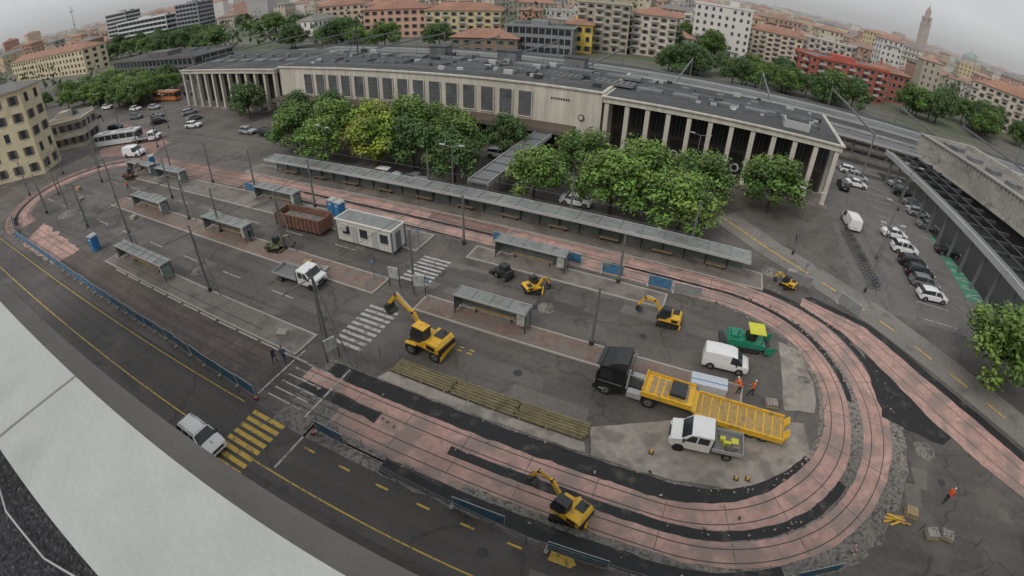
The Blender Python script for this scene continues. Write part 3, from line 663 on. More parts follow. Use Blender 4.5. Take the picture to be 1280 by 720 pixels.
def loft(b,L,W,H,st,gt,gs,body):
    hz=H/max(s[5] for s in st); hw=W/2; vs=[]
    for (x,w,zb,zsn,wt,zt) in st:
        w*=hw;wt*=hw;zb*=hz;zsn*=hz;zt*=hz; zm=(zb+zsn)/2
        vs+=[(x*L,-w*.93,zb),(x*L,-w,zm),(x*L,-w*.95,zsn),(x*L,-wt,zt-.05),(x*L,-wt*.75,zt),(x*L,wt*.75,zt),(x*L,wt,zt-.05),(x*L,w*.95,zsn),(x*L,w,zm),(x*L,w*.93,zb)]
    n=10; fs=[];ms=[]
    for i in range(len(st)-1):
        for k in range(n):
            fs.append((i*n+k,i*n+(k+1)%n,(i+1)*n+(k+1)%n,(i+1)*n+k)); m=body
            if k==9: m=dmetal
            if k in(2,6) and i in gs: m=glass
            if k in(3,4,5) and i in gt: m=glass
            ms.append(m)
    fs.append(tuple(range(n-1,-1,-1))); fs.append(tuple((len(st)-1)*n+k for k in range(n))); ms+=[body,body]
    b.mesh(vs,fs,ms)
def finish_car(b,L,W,H,wb=.31,r=.32):
    for x in (-L*wb,L*wb*1.02):
        for y in (-W/2+.1,W/2-.1):
            b.cyl((x,y-.125,r+.02),(x,y+.125,r+.02),r*1.16,darkm,n=16); b.wheel(x,y,r,.27)
    for s in (-1,1):
        b.box(L*.455,L*.488,s*W*.36-.16,s*W*.36+.16,H*.43,H*.53,headl); b.box(-L*.498,-L*.478,s*W*.38-.1,s*W*.38+.1,H*.45,H*.66,redt)
        yy=s*(W/2+.08); b.box(L*.2,L*.23,yy-.08,yy+.08,H*.6,H*.69,darkm)
        b.box(-L*.42,L*.42,s*W*.485-.01,s*W*.485+.01,.22,.30,darkm)
    b.box(L*.485,L*.505,-W*.3,W*.3,.28,.42,darkm); b.box(L*.49,L*.508,-.25,.25,.43,.53,alum); b.box(-L*.508,-L*.49,-.25,.25,.55,.66,alum)
CM={}
def car(x,y,rz,paint,kind='h',L=4.1,name='parked_car'):
    key=(paint.name,kind)
    if key not in CM:
        b=B(); W=1.76
        if kind=='h': loft(b,4.1,W,1.52,HATCH,(1,4),(1,2,3,4),paint); H=1.52
        elif kind=='u': loft(b,4.1,1.8,1.72,HATCH,(1,4),(1,2,3,4),paint); H=1.72
        elif kind=='s': loft(b,4.1,W,1.45,SEDAN,(2,5),(2,3,4,5),paint); H=1.45
        else: loft(b,4.1,1.8,1.8,VAN,(4,),(3,4),paint); H=1.6
        for s in (-1,1):
            if kind!='v': b.beam((-.08,s*W/2*.96,H*.64),(-.04,s*(W/2*.76+.01),H*.96),.08,.03,paint)
            if kind=='u': b.beam((-1.5,s*.56,H*.97),(.4,s*.58,H*.985),.04,.05,dmetal); b.beam((-.95,s*W/2*.98,H*.64),(-.9,s*(W/2*.76+.02),H*.96),.1,.03,paint); b.beam((.95,s*.8,H*.66),(.5,s*.69,H*.95),.09,.04,paint)
        if kind=='u': b.box(.35,.37,-.5,.5,H*.952,H*.968,dmetal); b.box(1.1,1.65,-.02,.02,H*.63,H*.66,gpaint); b.box(2.02,2.05,-.5,.5,.62,.82,darkm)
        finish_car(b,4.1,W,H); CM[key]=b.obj(name,(x,y,.012),rz,bevel=.035,smooth=.6,sc=L/4.1)
        return CM[key]
    return inst(CM[key],name,(x,y,.012),rz,L/4.1)
pi=math.pi
car(-26.8,8.75,-.03,wpaint,'u',4.1,'white_car')
car(5.2,33.1,0.05,wpaint,'v',3.9,'delivery_van')
car(22.3,71.2,pi/2+.1,wpaint,'v',4.6,'delivery_van')
for x,y,rz,p,k in [(29.4,71.6,.15,wpaint,'s'),(29.8,67,.1,wpaint,'u'),(30,63.2,0.1,bpaint,'h'),(30.2,60.4,.1,bpaint,'u'),(30.3,58.2,.1,gpaint,'h'),(30.5,55.2,.15,wpaint,'h'),(37.5,79.5,.1,gpaint,'s'),(38.2,71,.1,bpaint,'s'),(27.2,98.5,0,wpaint,'h'),(27,91,0.1,wpaint,'s'),(28,95,0,silver,'u'),(37,93.4,.1,bpaint,'h'),(37.5,88.8,.1,gpaint,'s'),(37.4,84.6,.1,silver,'h'),(37.2,98,.1,silver,'s'),(24,88,pi/2,bpaint,'h')]:
    car(x,y,rz,p,k)
for x,y,rz,p,k in [(-15.2,56.2,.05,wpaint,'s'),(-37,53.2,.05,gpaint,'s'),(-35,52,0.02,silver,'h'),(-31,67.4,0,wpaint,'h'),(-42,53,0,wpaint,'h'),(-104,62,.3,wpaint,'h'),(-128,66,.3,gpaint,'s'),(-148,70,.2,wpaint,'h'),(-160,62,.3,bpaint,'h'),(-97,6.3,0,bpaint,'h'),(-140,72,.2,silver,'h'),(-118,70,1.2,silver,'h'),(-133,56,.6,bpaint,'h'),
  (-150,56,.4,gpaint,'h'),(-168,70,.3,wpaint,'u'),(-176,60,.3,bpaint,'s'),(-120,62,.9,bpaint,'u'),(-136,64,.3,gpaint,'u'),(-185,84,.1,silver,'s'),(-195,88,.1,gpaint,'h'),(-172,90,.1,wpaint,'s'),(-205,84,.1,bpaint,'h'),(-155,88,.1,gpaint,'h'),(-143,86,.1,bpaint,'s'),(-110,66,1.4,gpaint,'s'),(-84,62,0,silver,'h'),(-78,62,0,bpaint,'h')]:
    car(x,y,rz,p,k)
def cab(b,x,W,L,H,paint):
    prof=[(x-L/2,.45),(x+L*.42,.45),(x+L*.5,.75),(x+L*.48,1.15),(x+L*.22,1.3),(x+L*.02,H-.05),(x-L*.1,H),(x-L/2,H)]
    b.prism(prof,-W/2,W/2,paint)
    b.beam((x+L*.225,0,1.33),(x+L*.035,0,H-.08),W*.88,.05,glass)
    for s in (-1,1):
        for (a0,a1) in ((-.42,-.16),(-.12,.16)):
            b.mesh([(x+L*a0,s*(W/2+.006),1.2),(x+L*a1,s*(W/2+.006),1.2),(x+L*min(a1,.02),s*(W/2+.006),H-.15),(x+L*a0,s*(W/2+.006),H-.15)],[(0,1,2,3)],glass)
        b.box(x+L*.44,x+L*.51,s*W*.36-.14,s*W*.36+.14,.75,.95,headl)
        b.box(x+L*.16,x+L*.2,s*(W/2+.1)-.09,s*(W/2+.1)+.09,1.2,1.45,darkm)
        b.cyl((x+L*.24,s*(W/2-.02),.36),(x+L*.24,s*(W/2+.01),.36),.42,darkm,n=14)
    b.box(x+L*.47,x+L*.515,-W*.25,W*.25,.7,.95,darkm)
def pickup(name,x,y,rz,crew=True,load=None,L=5.3,sc=1):
    b=B(); W=1.9; cl=2.9 if crew else 2.3
    cab(b,L/2-cl/2,W,cl,1.95,wpaint)
    b.box(-L/2,L/2-cl,-.45,.45,.45,.62,dmetal)
    x1=L/2-cl-.08; b.box(-L/2,x1,-1,1,.72,.80,metal)
    for s in (-1,1): b.box(-L/2,x1,s*1-.02,s*1+.02,.8,1.12,alum)
    b.box(-L/2,-L/2+.04,-.98,.98,.8,1.12,alum); b.box(x1-.05,x1,-.98,.98,.8,1.8,metal)
    for xx in (-L/2+1,L/2-.8):
        for s in (-.82,.82): b.wheel(xx,s,.34,.25)
    if load: 
        for k in range(8): xx=R.uniform(-L/2+.2,x1-.7); yy=R.uniform(-.8,.4); b.box(xx,xx+R.uniform(.3,.6),yy,yy+R.uniform(.2,.5),.8,.8+R.uniform(.1,.35),R.choice(load))
    return b.obj(name,(x,y,.012),rz,bevel=.05,sc=sc,smooth=.5)
pickup('pickup_truck',4.6,24.0,pi+.08,True,[lime,wood2,rubble,metal],5.2)
pickup('flatbed_truck',-34.4,27.6,.05,False,None,5.8,1.0)
pickup('flatbed_truck',-108,52,.6,False,None,6,1.1)
car(-101,45,.3,wpaint,'v',5,'delivery_van')
def bus(x,y,rz,c1):
    b=B(); b.box(-6,6,-1.25,1.25,.35,1.5,c1); b.box(-5.98,5.98,-1.23,1.23,1.5,2.6,glass); b.box(-6,6,-1.25,1.25,2.6,3.0,c1)
    for q in range(-5,6,2):
        for s in (-1,1): b.box(q-.06,q+.06,s*1.24-.02,s*1.24+.02,1.5,2.6,c1)
    for q in (-3,1,3.5): b.box(q-.8,q+.8,-.6,.6,3.0,3.25,alum)
    for q in (-3.6,3.8):
        for s in (-1.05,1.05): b.wheel(q,s,.48,.3)
    b.box(5.98,6.03,-1.1,1.1,1.2,2.5,glass); b.obj('city_bus',(x,y,.012),rz,bevel=.06)
bus(-116,49,.5,M('bus_white',(.6,.62,.63),.35)); bus(-146,80,.1,M('bus_orange',(.45,.16,.05),.4))
b=B(); b.T=Matrix.Rotation(pi,4,'Z')
b.prism([(4.9,.5),(6.9,.5),(7.1,1.0),(7.05,1.8),(6.75,2.75),(6.3,2.85),(4.9,2.85)],-1.15,1.15,bpaint)
b.prism([(4.95,2.852),(6.3,2.852),(5.9,3.15),(5.2,3.35),(4.95,3.35)],-1.0,1.0,dmetal)
b.mesh([(7.095,-1.0,1.75),(7.095,1.0,1.75),(6.83,.98,2.6),(6.83,-.98,2.6)],[(0,1,2,3)],glass)
b.box(6.8,7.15,-1.02,1.02,2.62,2.72,dmetal)
for k in range(5): b.box(7.06,7.12,-.6,.6,.95+k*.14,1.02+k*.14,alum)
for s in (-1,1):
    b.mesh([(5.9,s*1.157,1.7),(6.9,s*1.157,1.7),(6.74,s*1.157,2.5),(5.9,s*1.157,2.5)],[(0,1,2,3)],glass)
    b.box(7.0,7.14,s*.85-.2,s*.85+.2,.8,1.05,headl); b.box(6.85,7.0,s*1.35-.1,s*1.35+.1,1.7,2.4,darkm); b.cyl((4.7,s*.95,1.1),(4.7,s*.95,2.9),.08,alum,n=8)
    for x in (6.2,2.9): b.wheel(x,s*1.0,.5,.32); 
    b.box(3.5,4.6,s*.88-.26,s*.88+.26,.5,1.0,alum); b.box(6.3,6.7,s*1.16-.03,s*1.16+.03,.55,.62,alum); b.box(5.0,6.9,s*1.165-.01,s*1.165+.01,1.3,1.4,metal)
    b.prism([(2.3,1.02),(3.5,1.02),(3.3,1.2),(2.5,1.2)],s*1.0-.18,s*1.0+.18,dmetal)
b.box(1.8,4.9,-.42,.42,.7,.95,dmetal); b.cyl((2.9,0,.95),(2.9,0,1.1),.5,dmetal,n=14); b.box(6.9,7.2,-1.1,1.1,.35,.75,darkm)
b.obj('semi_truck',(2.9,27.1,.012),-.02,bevel=.06)
b=B(); b.T=Matrix.Rotation(pi,4,'Z')
b.box(-.2,3.6,-1.1,1.1,1.2,1.35,yel); b.prism([(-.6,.7),(.2,1.15),(.2,1.35),(-.6,.95)],-1.1,1.1,yel)
b.box(-7.3,-.55,-1.15,1.15,.62,.82,M('trailer_deck',(.40,.27,.09),.7,.3,2,grime=(.2,.15,.08),gscale=2))
for s in (-1,1): b.box(-7.3,-.5,s*1.22-.06,s*1.22+.06,.5,.98,yel); b.box(-.2,3.6,s*1.15-.04,s*1.15+.04,1.05,1.5,yel)
b.box(3.5,3.6,-1.1,1.1,1.35,1.7,yel)
for k in range(10): x=-7.1+k*.68; b.box(x,x+.1,-1.1,1.1,.82,.86,yel)
for x in (-5.9,-4.9,-3.9):
    for s in (-1,1): b.wheel(x,s*.95,.38,.28)
for s in (-.65,.65): b.prism([(-7.3,.5),(-7.25,.8),(-7.55,1.25),(-7.65,1.2),(-7.4,.5)],s-.35,s+.35,yel)
for k in range(6): b.box(.2+k*.5,.5+k*.5,-.85,.85,1.36,1.44,wood2)
b.box(.4,1.6,-.7,.7,1.45,1.75,dmetal)
b.obj('low_loader_trailer',(2.9,27.1,.012),-.02,bevel=.03)
b=B(); b.box(-1.5,1.5,-.7,.7,.0,.12,wood2); b.box(-1.45,1.45,-.65,.65,.12,.95,M('wrapped_sheets',(.50,.54,.58),.4,.1)); b.box(-1.47,1.47,-.2,-.1,.13,.97,blueb); b.obj('wrapped_pallet',(4.1,29.6,.14),.06,bevel=.03)
def excavator(name,x,y,rz,sc=1,wheels=False,body=yel,slew=0,pose=0):
    b=B()
    if wheels:
        b.box(-1.3,1.3,-.5,.5,.5,.85,dmetal)
        for xx in(-1.05,1.05):
            for s in (-.95,.95): b.wheel(xx,s,.48,.36)
            b.box(xx-.5,xx+.5,-1.12,-.8,.98,1.03,body); b.box(xx-.5,xx+.5,.8,1.12,.98,1.03,body)
        b.box(1.4,1.55,-1.1,1.1,.2,.6,body); b.box(-1.7,-1.4,-.9,.9,.35,.6,dmetal)
    else:
        for s in (-.78,.78):
            pr=[(-1.25,.12),(-1.05,.0),(1.05,.0),(1.25,.12),(1.3,.32),(1.1,.58),(-1.1,.58),(-1.3,.32)]
            b.prism(pr,s-.2,s+.2,tyre)
            for k in range(5): b.cyl((-.9+k*.45,s-.23,.2),(-.9+k*.45,s+.23,.2),.13,dmetal,n=8)
        b.box(-.8,.8,-.5,.5,.3,.62,dmetal); b.prism([(1.5,.05),(1.62,.05),(1.7,.55),(1.5,.55)],-1.0,1.0,body)
    b.cyl((0,0,.6),(0,0,.9),.5,dmetal,n=14)
    b.T=Matrix.Rotation(slew,4,'Z')
    b.prism([(-1.6,.95),(1.0,.9),(1.0,1.1),(.2,1.2),(-.2,1.62),(-1.45,1.66),(-1.65,1.4)],-.98,.98,body)
    b.prism([(-1.76,1.0),(-1.655,.93),(-1.655,1.4),(-1.76,1.35)],-.9,.9,darkm)
    for s in (-1,1): b.box(-1.3,-.5,s*.985-.01,s*.985+.01,1.05,1.45,darkm)
    b.box(-1.3,-.5,-.9,.05,1.665,1.72,dmetal); b.cyl((-1.1,-.6,1.66),(-1.1,-.6,2.0),.06,dmetal,n=6)
    b.prism([(-.35,1.1),(1.05,1.1),(1.12,1.6),(.8,2.5),(-.3,2.55)],.12,.95,dmetal)
    for s,yy in ((1,.96),(-1,.11)): b.mesh([(-.2,yy,1.6),(1.0,yy,1.6),(.74,yy,2.4),(-.2,yy,2.43)],[(0,1,2,3)],glass)
    b.mesh([(1.13,.2,1.35),(1.13,.87,1.35),(.84,.87,2.4),(.84,.2,2.4)],[(0,1,2,3)],glass); b.box(-.33,.8,.12,.95,2.56,2.62,body if wheels else dmetal)
    y0=-.25
    if pose==0: P=[(.8,1.2),(1.9,2.7),(3.1,2.8),(3.8,1.5),(3.6,.9)]
    elif pose==1: P=[(.8,1.2),(1.7,2.2),(2.7,1.9),(2.8,.9),(2.6,.4)]
    else: P=[(.8,1.2),(1.7,2.7),(3.3,3.7),(4.2,2.5),(4.1,1.9)]
    b.beam((P[0][0],y0,P[0][1]),(P[1][0],y0,P[1][1]),.24,.38,body); b.beam((P[1][0],y0,P[1][1]),(P[2][0],y0,P[2][1]),.24,.32,body); b.beam((P[2][0],y0,P[2][1]),(P[3][0],y0,P[3][1]),.2,.27,body)
    b.cyl((.9,y0,1.25),((P[0][0]+P[1][0])/2+.35,y0,(P[0][1]+P[1][1])/2+.1),.07,alum,n=6); b.cyl((P[1][0]+.2,y0,P[1][1]+.3),(P[2][0]-.1,y0,P[2][1]+.27),.07,alum,n=6)
    for q in (1,2): b.cyl((P[q][0],y0-.16,P[q][1]),(P[q][0],y0+.16,P[q][1]),.14,dmetal,n=8)
    bx,bz=P[3]; b.prism([(bx-.15,bz+.1),(bx+.2,bz),(bx+.25,bz-.5),(bx-.1,bz-.8),(bx-.6,bz-.65),(bx-.45,bz-.45),(bx-.2,bz-.4)],y0-.4,y0+.4,dmetal)
    b.T=Matrix.Identity(4)
    return b.obj(name,(x,y,.03),rz,bevel=.025,sc=sc)
excavator('wheeled_excavator',-17.4,24.9,.0,1.05,True,yel,slew=pi-.15,pose=2)
excavator('mini_excavator',-2.5,15.5,.1,.78,False,yel,slew=pi-.4,pose=0)
excavator('mini_excavator',-.4,36.6,.1,.74,False,yel,slew=pi-.1,pose=0)
excavator('mini_excavator',-13,36.0,.3,.58,False,yel,slew=.6,pose=1)
excavator('mini_excavator',-41.5,30.8,.2,.62,False,M('old_machine_green',(.16,.17,.08),.6),slew=.4,pose=0)
excavator('mini_excavator',11.2,48.5,.5,.55,False,yel,slew=2.2,pose=1)
excavator('mini_excavator',-88,37,.3,.7,False,rust,slew=.4,pose=2)
b=B()
b.prism([(-1.9,.5),(1.5,.5),(1.7,.9),(1.5,1.2),(.3,1.25),(-.2,1.05),(-1.7,1.0),(-1.95,.9)],-.9,.9,grn)
for s in (-.8,.8):
    b.prism([(-1.4,.0),(1.2,.0),(1.4,.25),(1.2,.5),(-1.4,.5),(-1.6,.25)],s-.2,s+.2,tyre)
    for k in range(5): b.cyl((-1.1+k*.5,s-.23,.22),(-1.1+k*.5,s+.23,.22),.14,dmetal,n=8)
b.prism([(-2.7,.25),(-1.96,.25),(-1.96,.9),(-2.85,1.2)],-1.1,-1.0,grn); b.prism([(-2.7,.25),(-1.96,.25),(-1.96,.9),(-2.85,1.2)],1.0,1.1,grn); b.box(-2.7,-1.96,-.99,.99,.25,.35,dmetal)
b.box(1.75,2.2,-1.2,1.2,.1,.45,dmetal); b.box(-.9,-.1,-.5,.5,1.05,1.5,darkm); b.box(-1.0,-.85,-.4,.4,1.05,1.75,darkm)
for s in (-.75,.75):
    b.cyl((-.5,s,1.1),(-.3,s,2.1),.045,dmetal,n=6); b.cyl((-1.5,s,1.0),(-1.5,s,2.1),.045,dmetal,n=6)
b.prism([(-1.7,2.1),(-.1,2.1),(-.15,2.2),(-1.65,2.2)],-.85,.85,lime)
b.box(.5,1.4,-.6,.6,1.25,1.5,grn); b.cyl((.8,.4,1.5),(.8,.4,2.0),.06,dmetal,n=6)
b.obj('asphalt_paver',(6.6,36.4,.02),pi+.15,bevel=.04,sc=.95)
b=B()
b.prism([(-1,.4),(.9,.4),(.9,.9),(.2,1.1),(-1,1.2)],-.5,.5,dmetal)
for x in(-.6,.6):
    for s in (-.6,.6): b.wheel(x,s,.33,.25)
b.box(-.5,.4,-.45,.45,1.1,1.7,glass); b.box(-.55,.45,-.48,.48,1.7,1.76,dmetal); b.prism([(1.2,.1),(1.9,.1),(1.6,.6),(1.2,.6)],-.7,.7,dmetal); b.beam((-.6,.55,1.2),(1.3,.55,.5),.1,.15,dmetal); b.beam((-.6,-.55,1.2),(1.3,-.55,.5),.1,.15,dmetal)
b.obj('skid_steer_loader',(-16.4,37.0,.02),2.8,bevel=.03,sc=.85)
b=B(); cw=M('cabin_panel',(.62,.62,.58),.5,.05,2,grime=(.45,.44,.40),gscale=1.5,gth=.6)
b.box(-3.8,3.8,-1.2,1.2,.15,2.6,cw)
b.box(-3.9,3.9,-1.3,1.3,2.6,2.75,cw); b.box(-3.7,3.7,-1.1,1.1,2.751,2.77,shroof)
for x in (-3.8,3.8):
    for y in (-1.2,1.2): b.box(x-.08,x+.08,y-.08,y+.08,0,2.6,metal)
for x in (-2.4,0.1,2.8): b.box(x-.5,x+.5,-1.26,-1.205,1.1,2.1,glass); b.box(x-.58,x+.58,-1.3,-1.265,1.0,1.1,alum)
b.box(-1.6,-.8,-1.26,-1.205,.2,2.2,alum); b.box(1.1,1.9,-1.26,-1.205,.2,2.2,alum); b.box(3.805,3.86,-.5,.4,.2,2.2,metal)
for i in range(24): x=-3.7+i*.32; b.box(x,x+.05,-1.225,-1.204,.2,2.55,alum)
b.box(-2.9,-2.1,-1.6,-1.3,1.6,2.1,alum)
b.obj('site_cabin',(-32.4,36.9,.13),0,bevel=.02)
b=B(); b.box(-3.6,3.6,-1.2,-1.1,.3,1.9,rust); b.box(-3.6,3.6,1.1,1.2,.3,1.9,rust); b.box(-3.6,-3.5,-1.1,1.1,.3,1.9,rust); b.box(3.5,3.6,-1.1,1.1,.3,1.9,rust); b.box(-3.5,3.5,-1.1,1.1,.3,.4,rust)
for i in range(12): x=-3.5+i*.63; b.box(x,x+.1,-1.3,-1.203,.3,1.9,rust)
b.box(-3.7,3.7,-1.28,-1.1,1.9,2.0,rust); b.box(-3.7,3.7,1.1,1.28,1.9,2.0,rust); b.box(-3,3,-.9,.9,.4,1.3,rubble)
b.obj('skip_container',(-42.2,36.4,.13),.05)
def toilet(x,y):
    b=B(); b.box(-.5,.5,-.5,.5,0,2.0,blueb); b.prism([(-.55,2.0),(.55,2.0),(.4,2.2),(-.4,2.2)],-.55,.55,alum); b.box(-.4,.4,-.53,-.503,.1,1.9,M('toilet_door',(.05,.2,.42),.5)); b.box(-.2,.2,-.55,-.535,1.6,1.75,helm); b.obj('portable_toilet',(x,y,.02),R.uniform(-.2,.2),bevel=.02)
for x,y in ((-66.8,20.2),(-41.2,40.6),(-39.9,40.4),(-89,42.5)): toilet(x,y)
def shelter(x0,x1,y,bl=False,z=.13):
    b=B(); L=x1-x0; H=2.0
    b.box(0,L,-.7,.7,H,H+.07,shroof); b.box(0,L,-.74,-.7,H-.06,H+.12,alum if not bl else blueb); b.box(0,L,.7,.74,H-.06,H+.12,alum)
    n=max(2,int(L/1.5))
    for i in range(n+1):
        x=.1+i*(L-.2)/n; b.cyl((x,.6,0),(x,.6,H),.045,dmetal,n=6); b.box(x-.03,x+.03,-.7,.7,H+.07,H+.11,metal); b.beam((x,.6,H-.4),(x,-.4,H-.03),.04,.05,dmetal)
        if i in(0,n): b.cyl((x,-.6,0),(x,-.6,H),.05,dmetal,n=6); b.box(x-.02,x+.02,-.5,.5,.3,1.8,glassl)
    b.box(.1,L-.1,.56,.59,.3,1.8,glassl)
    b.box(L*.2,L*.8,.1,.45,.45,.5,wood2); b.box(L*.25,L*.25+.06,.15,.4,0,.45,dmetal); b.box(L*.75,L*.75+.06,.15,.4,0,.45,dmetal)
    b.box(L-.9,L-.1,-.5,-.42,.6,1.8,M('poster',(.4,.42,.4),.5,.5,2))
    b.obj('bus_shelter',(x0,y,z),0)
for a in [(-18,-11.2,30.5),(-18.8,-11.2,40.5),(-54.6,-46,31),(-74,-65,31),(-60,-48.5,21),(-92,-83,39.5),(-81,-73,39.5),(-55,-47,40.3)]: shelter(*a)
def pole(x,y,h,stay=True,z=.0,dirx=1):
    b=B(); b.cyl((0,0,0),(0,0,h),.15,metal,.09,n=8); b.cyl((0,0,0),(0,0,.5),.22,dmetal,n=8)
    if stay: b.cyl((0,0,h*.93),(dirx*1.9,0,0),.065,metal,n=6); b.cyl((0,0,h*.93),(-dirx*1.2,.6,0),.05,metal,n=6); b.beam((0,0,h*.9),(0,-3.2,h*.94),.07,.09,metal); b.cyl((0,0,h),(0,-3,h*.94),.02,dmetal,n=4)
    b.obj('catenary_pole',(x,y,z))
SP=[(-42.1,21.8,7.6),(-25.5,21.6,7.4),(-59.5,22.5,7.2),(-76,23,7),(-92,22,7),(-40.6,31.6,7),(-60,31.5,6.8),(-82,31,6.8)]
for x,y,h in SP: pole(x,y,h)
NP=[(-23,41,5.8),(-5.8,31.0,5.8),(-23.7,32.2,5.9),(0,49.9,6.4),(-45,41.2,6.6),(-68,41.5,6.6),(-92,42,6.6),(-100,50,7),(-108,24,7),(-112,33,7),(-120,44,7),(-86,24,6.5),(-70,35,6.5),(-104,38,7),(-57,41.3,6.6),(-80,41.3,6.6),(-126,54,7),(-99,27,7),(-52,31,6),(-14,50,6.4),(-33,50,6.4),(-6,41,5.5),(-66,25,6.5),(-94,34,6.5)]
for x,y,h in NP: pole(x,y,h,False)
b=B()
for y in (17.8,15.6): b.cyl((-90,y,6.2),(-25,y,6.2),.03,dmetal,n=4)
for y in (43,45.3): b.cyl((-95,y,6.0),(0,y,6.0),.03,dmetal,n=4)
for x in (-42.1,-59.5,-25.5,-76): b.cyl((x,21.8,7),(x+1,41,6.2),.022,dmetal,n=4)
def wire(a,c,sag=.25):
    a=Vector(a);c=Vector(c); p=a
    for i in range(1,7):
        t=i/6; q=a.lerp(c,t); q.z-=sag*4*t*(1-t); b.cyl(p,q,.026,dmetal,n=4); p=q
for i in range(9):
    t0,t1=math.radians(95+i*19),math.radians(114+i*19)
    for r in (13.8,16.3): wire((-92+r*math.cos(t0),30.5+r*.92*math.sin(t0),6.1),(-92+r*math.cos(t1),30.5+r*.92*math.sin(t1),6.1),.02)
for (a,c) in [((-100,50,7),(-92,42,6.5)),((-120,44,7),(-104,38,7)),((-112,33,7),(-99,27,7)),((-108,24,7),(-92,22,7)),((-86,24,6.4),(-82,31,6.7)),((-104,38,7),(-82,31,6.7)),((-68,41.5,6.4),(-60,31.5,6.7)),((-45,41.2,6.4),(-40.6,31.6,6.9)),((-23,41,5.8),(-23.7,32.2,5.8)),((-126,54,7),(-100,50,7)),((-92,42,6.5),(-80,41.3,6.5)),((-80,41.3,6.5),(-68,41.5,6.5)),((-112,33,7),(-120,44,7))]: wire(a,c)
b.obj('overhead_wires')
def lamp(x,y,h,two=True,z=0):
    b=B(); b.cyl((0,0,0),(0,0,h),.11,metal,.06,n=8); b.cyl((0,0,0),(0,0,.6),.15,dmetal,n=8)
    for s in ((-1,1) if two else (1,)):
        b.cyl((0,0,h-.1),(s*1.2,0,h+.1),.035,metal,n=6); b.prism([(s*.9,h+.05),(s*1.6,h+.12),(s*1.6,h+.22),(s*.9,h+.2)],-.14,.14,alum)
    b.obj('street_lamp',(x,y,z),R.uniform(-.3,.3))
for x,y,h in [(12.4,56.8,8.3),(21,52.3,8.5),(-2,74.5,7),(24.5,62,8),(33.5,84,8),(-52,51.5,7),(-30,51,7),(-112,60,8),(-128,50,8),(-140,66,8),(-150,60,8),(-165,78,8),(-120,72,8)]: lamp(x,y,h)
def sign(x,y,z=.13,col=blueb):
    b=B(); b.cyl((0,0,0),(0,0,2.3),.04,metal,n=6); b.cyl((0,-.06,2.15),(0,-.03,2.15),.22,col,n=16); b.cyl((0,-.065,2.15),(0,-.062,2.15),.13,white,n=12); b.obj('traffic_sign',(x,y,z),R.uniform(-.6,.6))
for x,y in ((-27.5,31),(-21,30.5),(-26.8,38),(13,50.5)): sign(x,y)
b=B()
for s in (0,1): b.box(s*1.1-.04,s*1.1+.04,-.04,.04,0,2.2,dmetal)
b.box(0,1.1,-.06,.06,1.0,2.2,alum); b.box(.08,1.02,-.08,-.061,1.1,2.1,M('poster',(.4,.42,.4)))
o=b.obj('information_board',(-22.6,30.6,.13),.3); inst(o,'information_board',(-25.5,30.8,.13),.1); inst(o,'information_board',(-24,19.8,.02),1.2)
def fence(name,pts,h=1.1,mat=blue,z=.02,gap=2.0,feet=True,wob=.06):
    b=B()
    for (x0,y0),(x1,y1) in zip(pts[:-1],pts[1:]):
        L=math.hypot(x1-x0,y1-y0); n=max(1,int(L/gap)); ux,uy=(x1-x0)/L,(y1-y0)/L
        for i in range(n):
            a=L*i/n+.03; c=L*(i+1)/n-.03; o0=R.uniform(-wob,wob); o1=R.uniform(-wob,wob)
            A=(x0+ux*a-uy*o0,y0+uy*a+ux*o0);C=(x0+ux*c-uy*o1,y0+uy*c+ux*o1)
            for k in range(4):
                t0,t1=k/4,(k+1)/4; q=lambda t:(A[0]*(1-t)+C[0]*t,A[1]*(1-t)+C[1]*t)
                p0,p1=q(t0),q(t1); s0=R.uniform(-.05,.03)
                b.face([(p0[0],p0[1],z+.12),(p1[0],p1[1],z+.12),(p1[0],p1[1],z+h+s0),(p0[0],p0[1],z+h+s0)],mat)
            for P in (A,C): b.cyl((P[0],P[1],z),(P[0],P[1],z+h+.05),.025,alum,n=5)
            b.beam((A[0],A[1],z+h+.04),(C[0],C[1],z+h+.04),.035,.035,alum)
            if feet: b.box(A[0]-.12,A[0]+.12,A[1]-.32,A[1]+.32,z,z+.12,kerbm)
    return b.obj(name)
fence('construction_fence',[(-99,17.5),(-89,15.2),(-60,14.9),(-38,14.6),(-26.6,14.1)],1.15)
fence('construction_fence',[(-20.2,13.9),(-17.6,13.9)],1.1)
for a in [(-9.0,13.3,-5.6),(-2.8,12.9,.8),(11.6,15.7,14.6)]: fence('construction_fence',[(a[0],a[1]),(a[2],a[1]+(.05 if a[0]<10 else 1.4))],1.0)
for x0,x1,y in [(-20.5,-18.6,43.0),(-12.6,-10.3,42.6),(-8,-5.8,42.2),(-3.2,-.8,42.0),(-60,-55,41.6),(-86,-80,42)]: fence('construction_fence',[(x0,y),(x1,y)],1.2)
mesh=M('mesh_panel',(.22,.23,.23),.6,.2,3)
fence('mesh_fence',[(-.6,42.0),(2.2,42.1)],1.1,mesh)
fence('mesh_fence',[(11.0,49.8),(14,49.4)],1.4,mesh); fence('mesh_fence',[(17,48.2),(19.2,46.2)],1.4,mesh)
def rfence(name,pts,h=1.05):
    b=B()
    for (x0,y0),(x1,y1) in zip(pts[:-1],pts[1:]):
        L=math.hypot(x1-x0,y1-y0); n=max(1,int(L/2))
        for i in range(n+1):
            x=x0+(x1-x0)*i/n;y=y0+(y1-y0)*i/n; b.cyl((x,y,.02),(x,y,h),.025,metal,n=5)
        for z in (.45,.75,h): b.beam((x0,y0,z),(x1,y1,z),.025,.03,metal)
    b.obj(name)
rfence('guard_rail',[(17.5,22),(21,21.5),(25.8,21.2),(26,19.2),(20.5,17)])
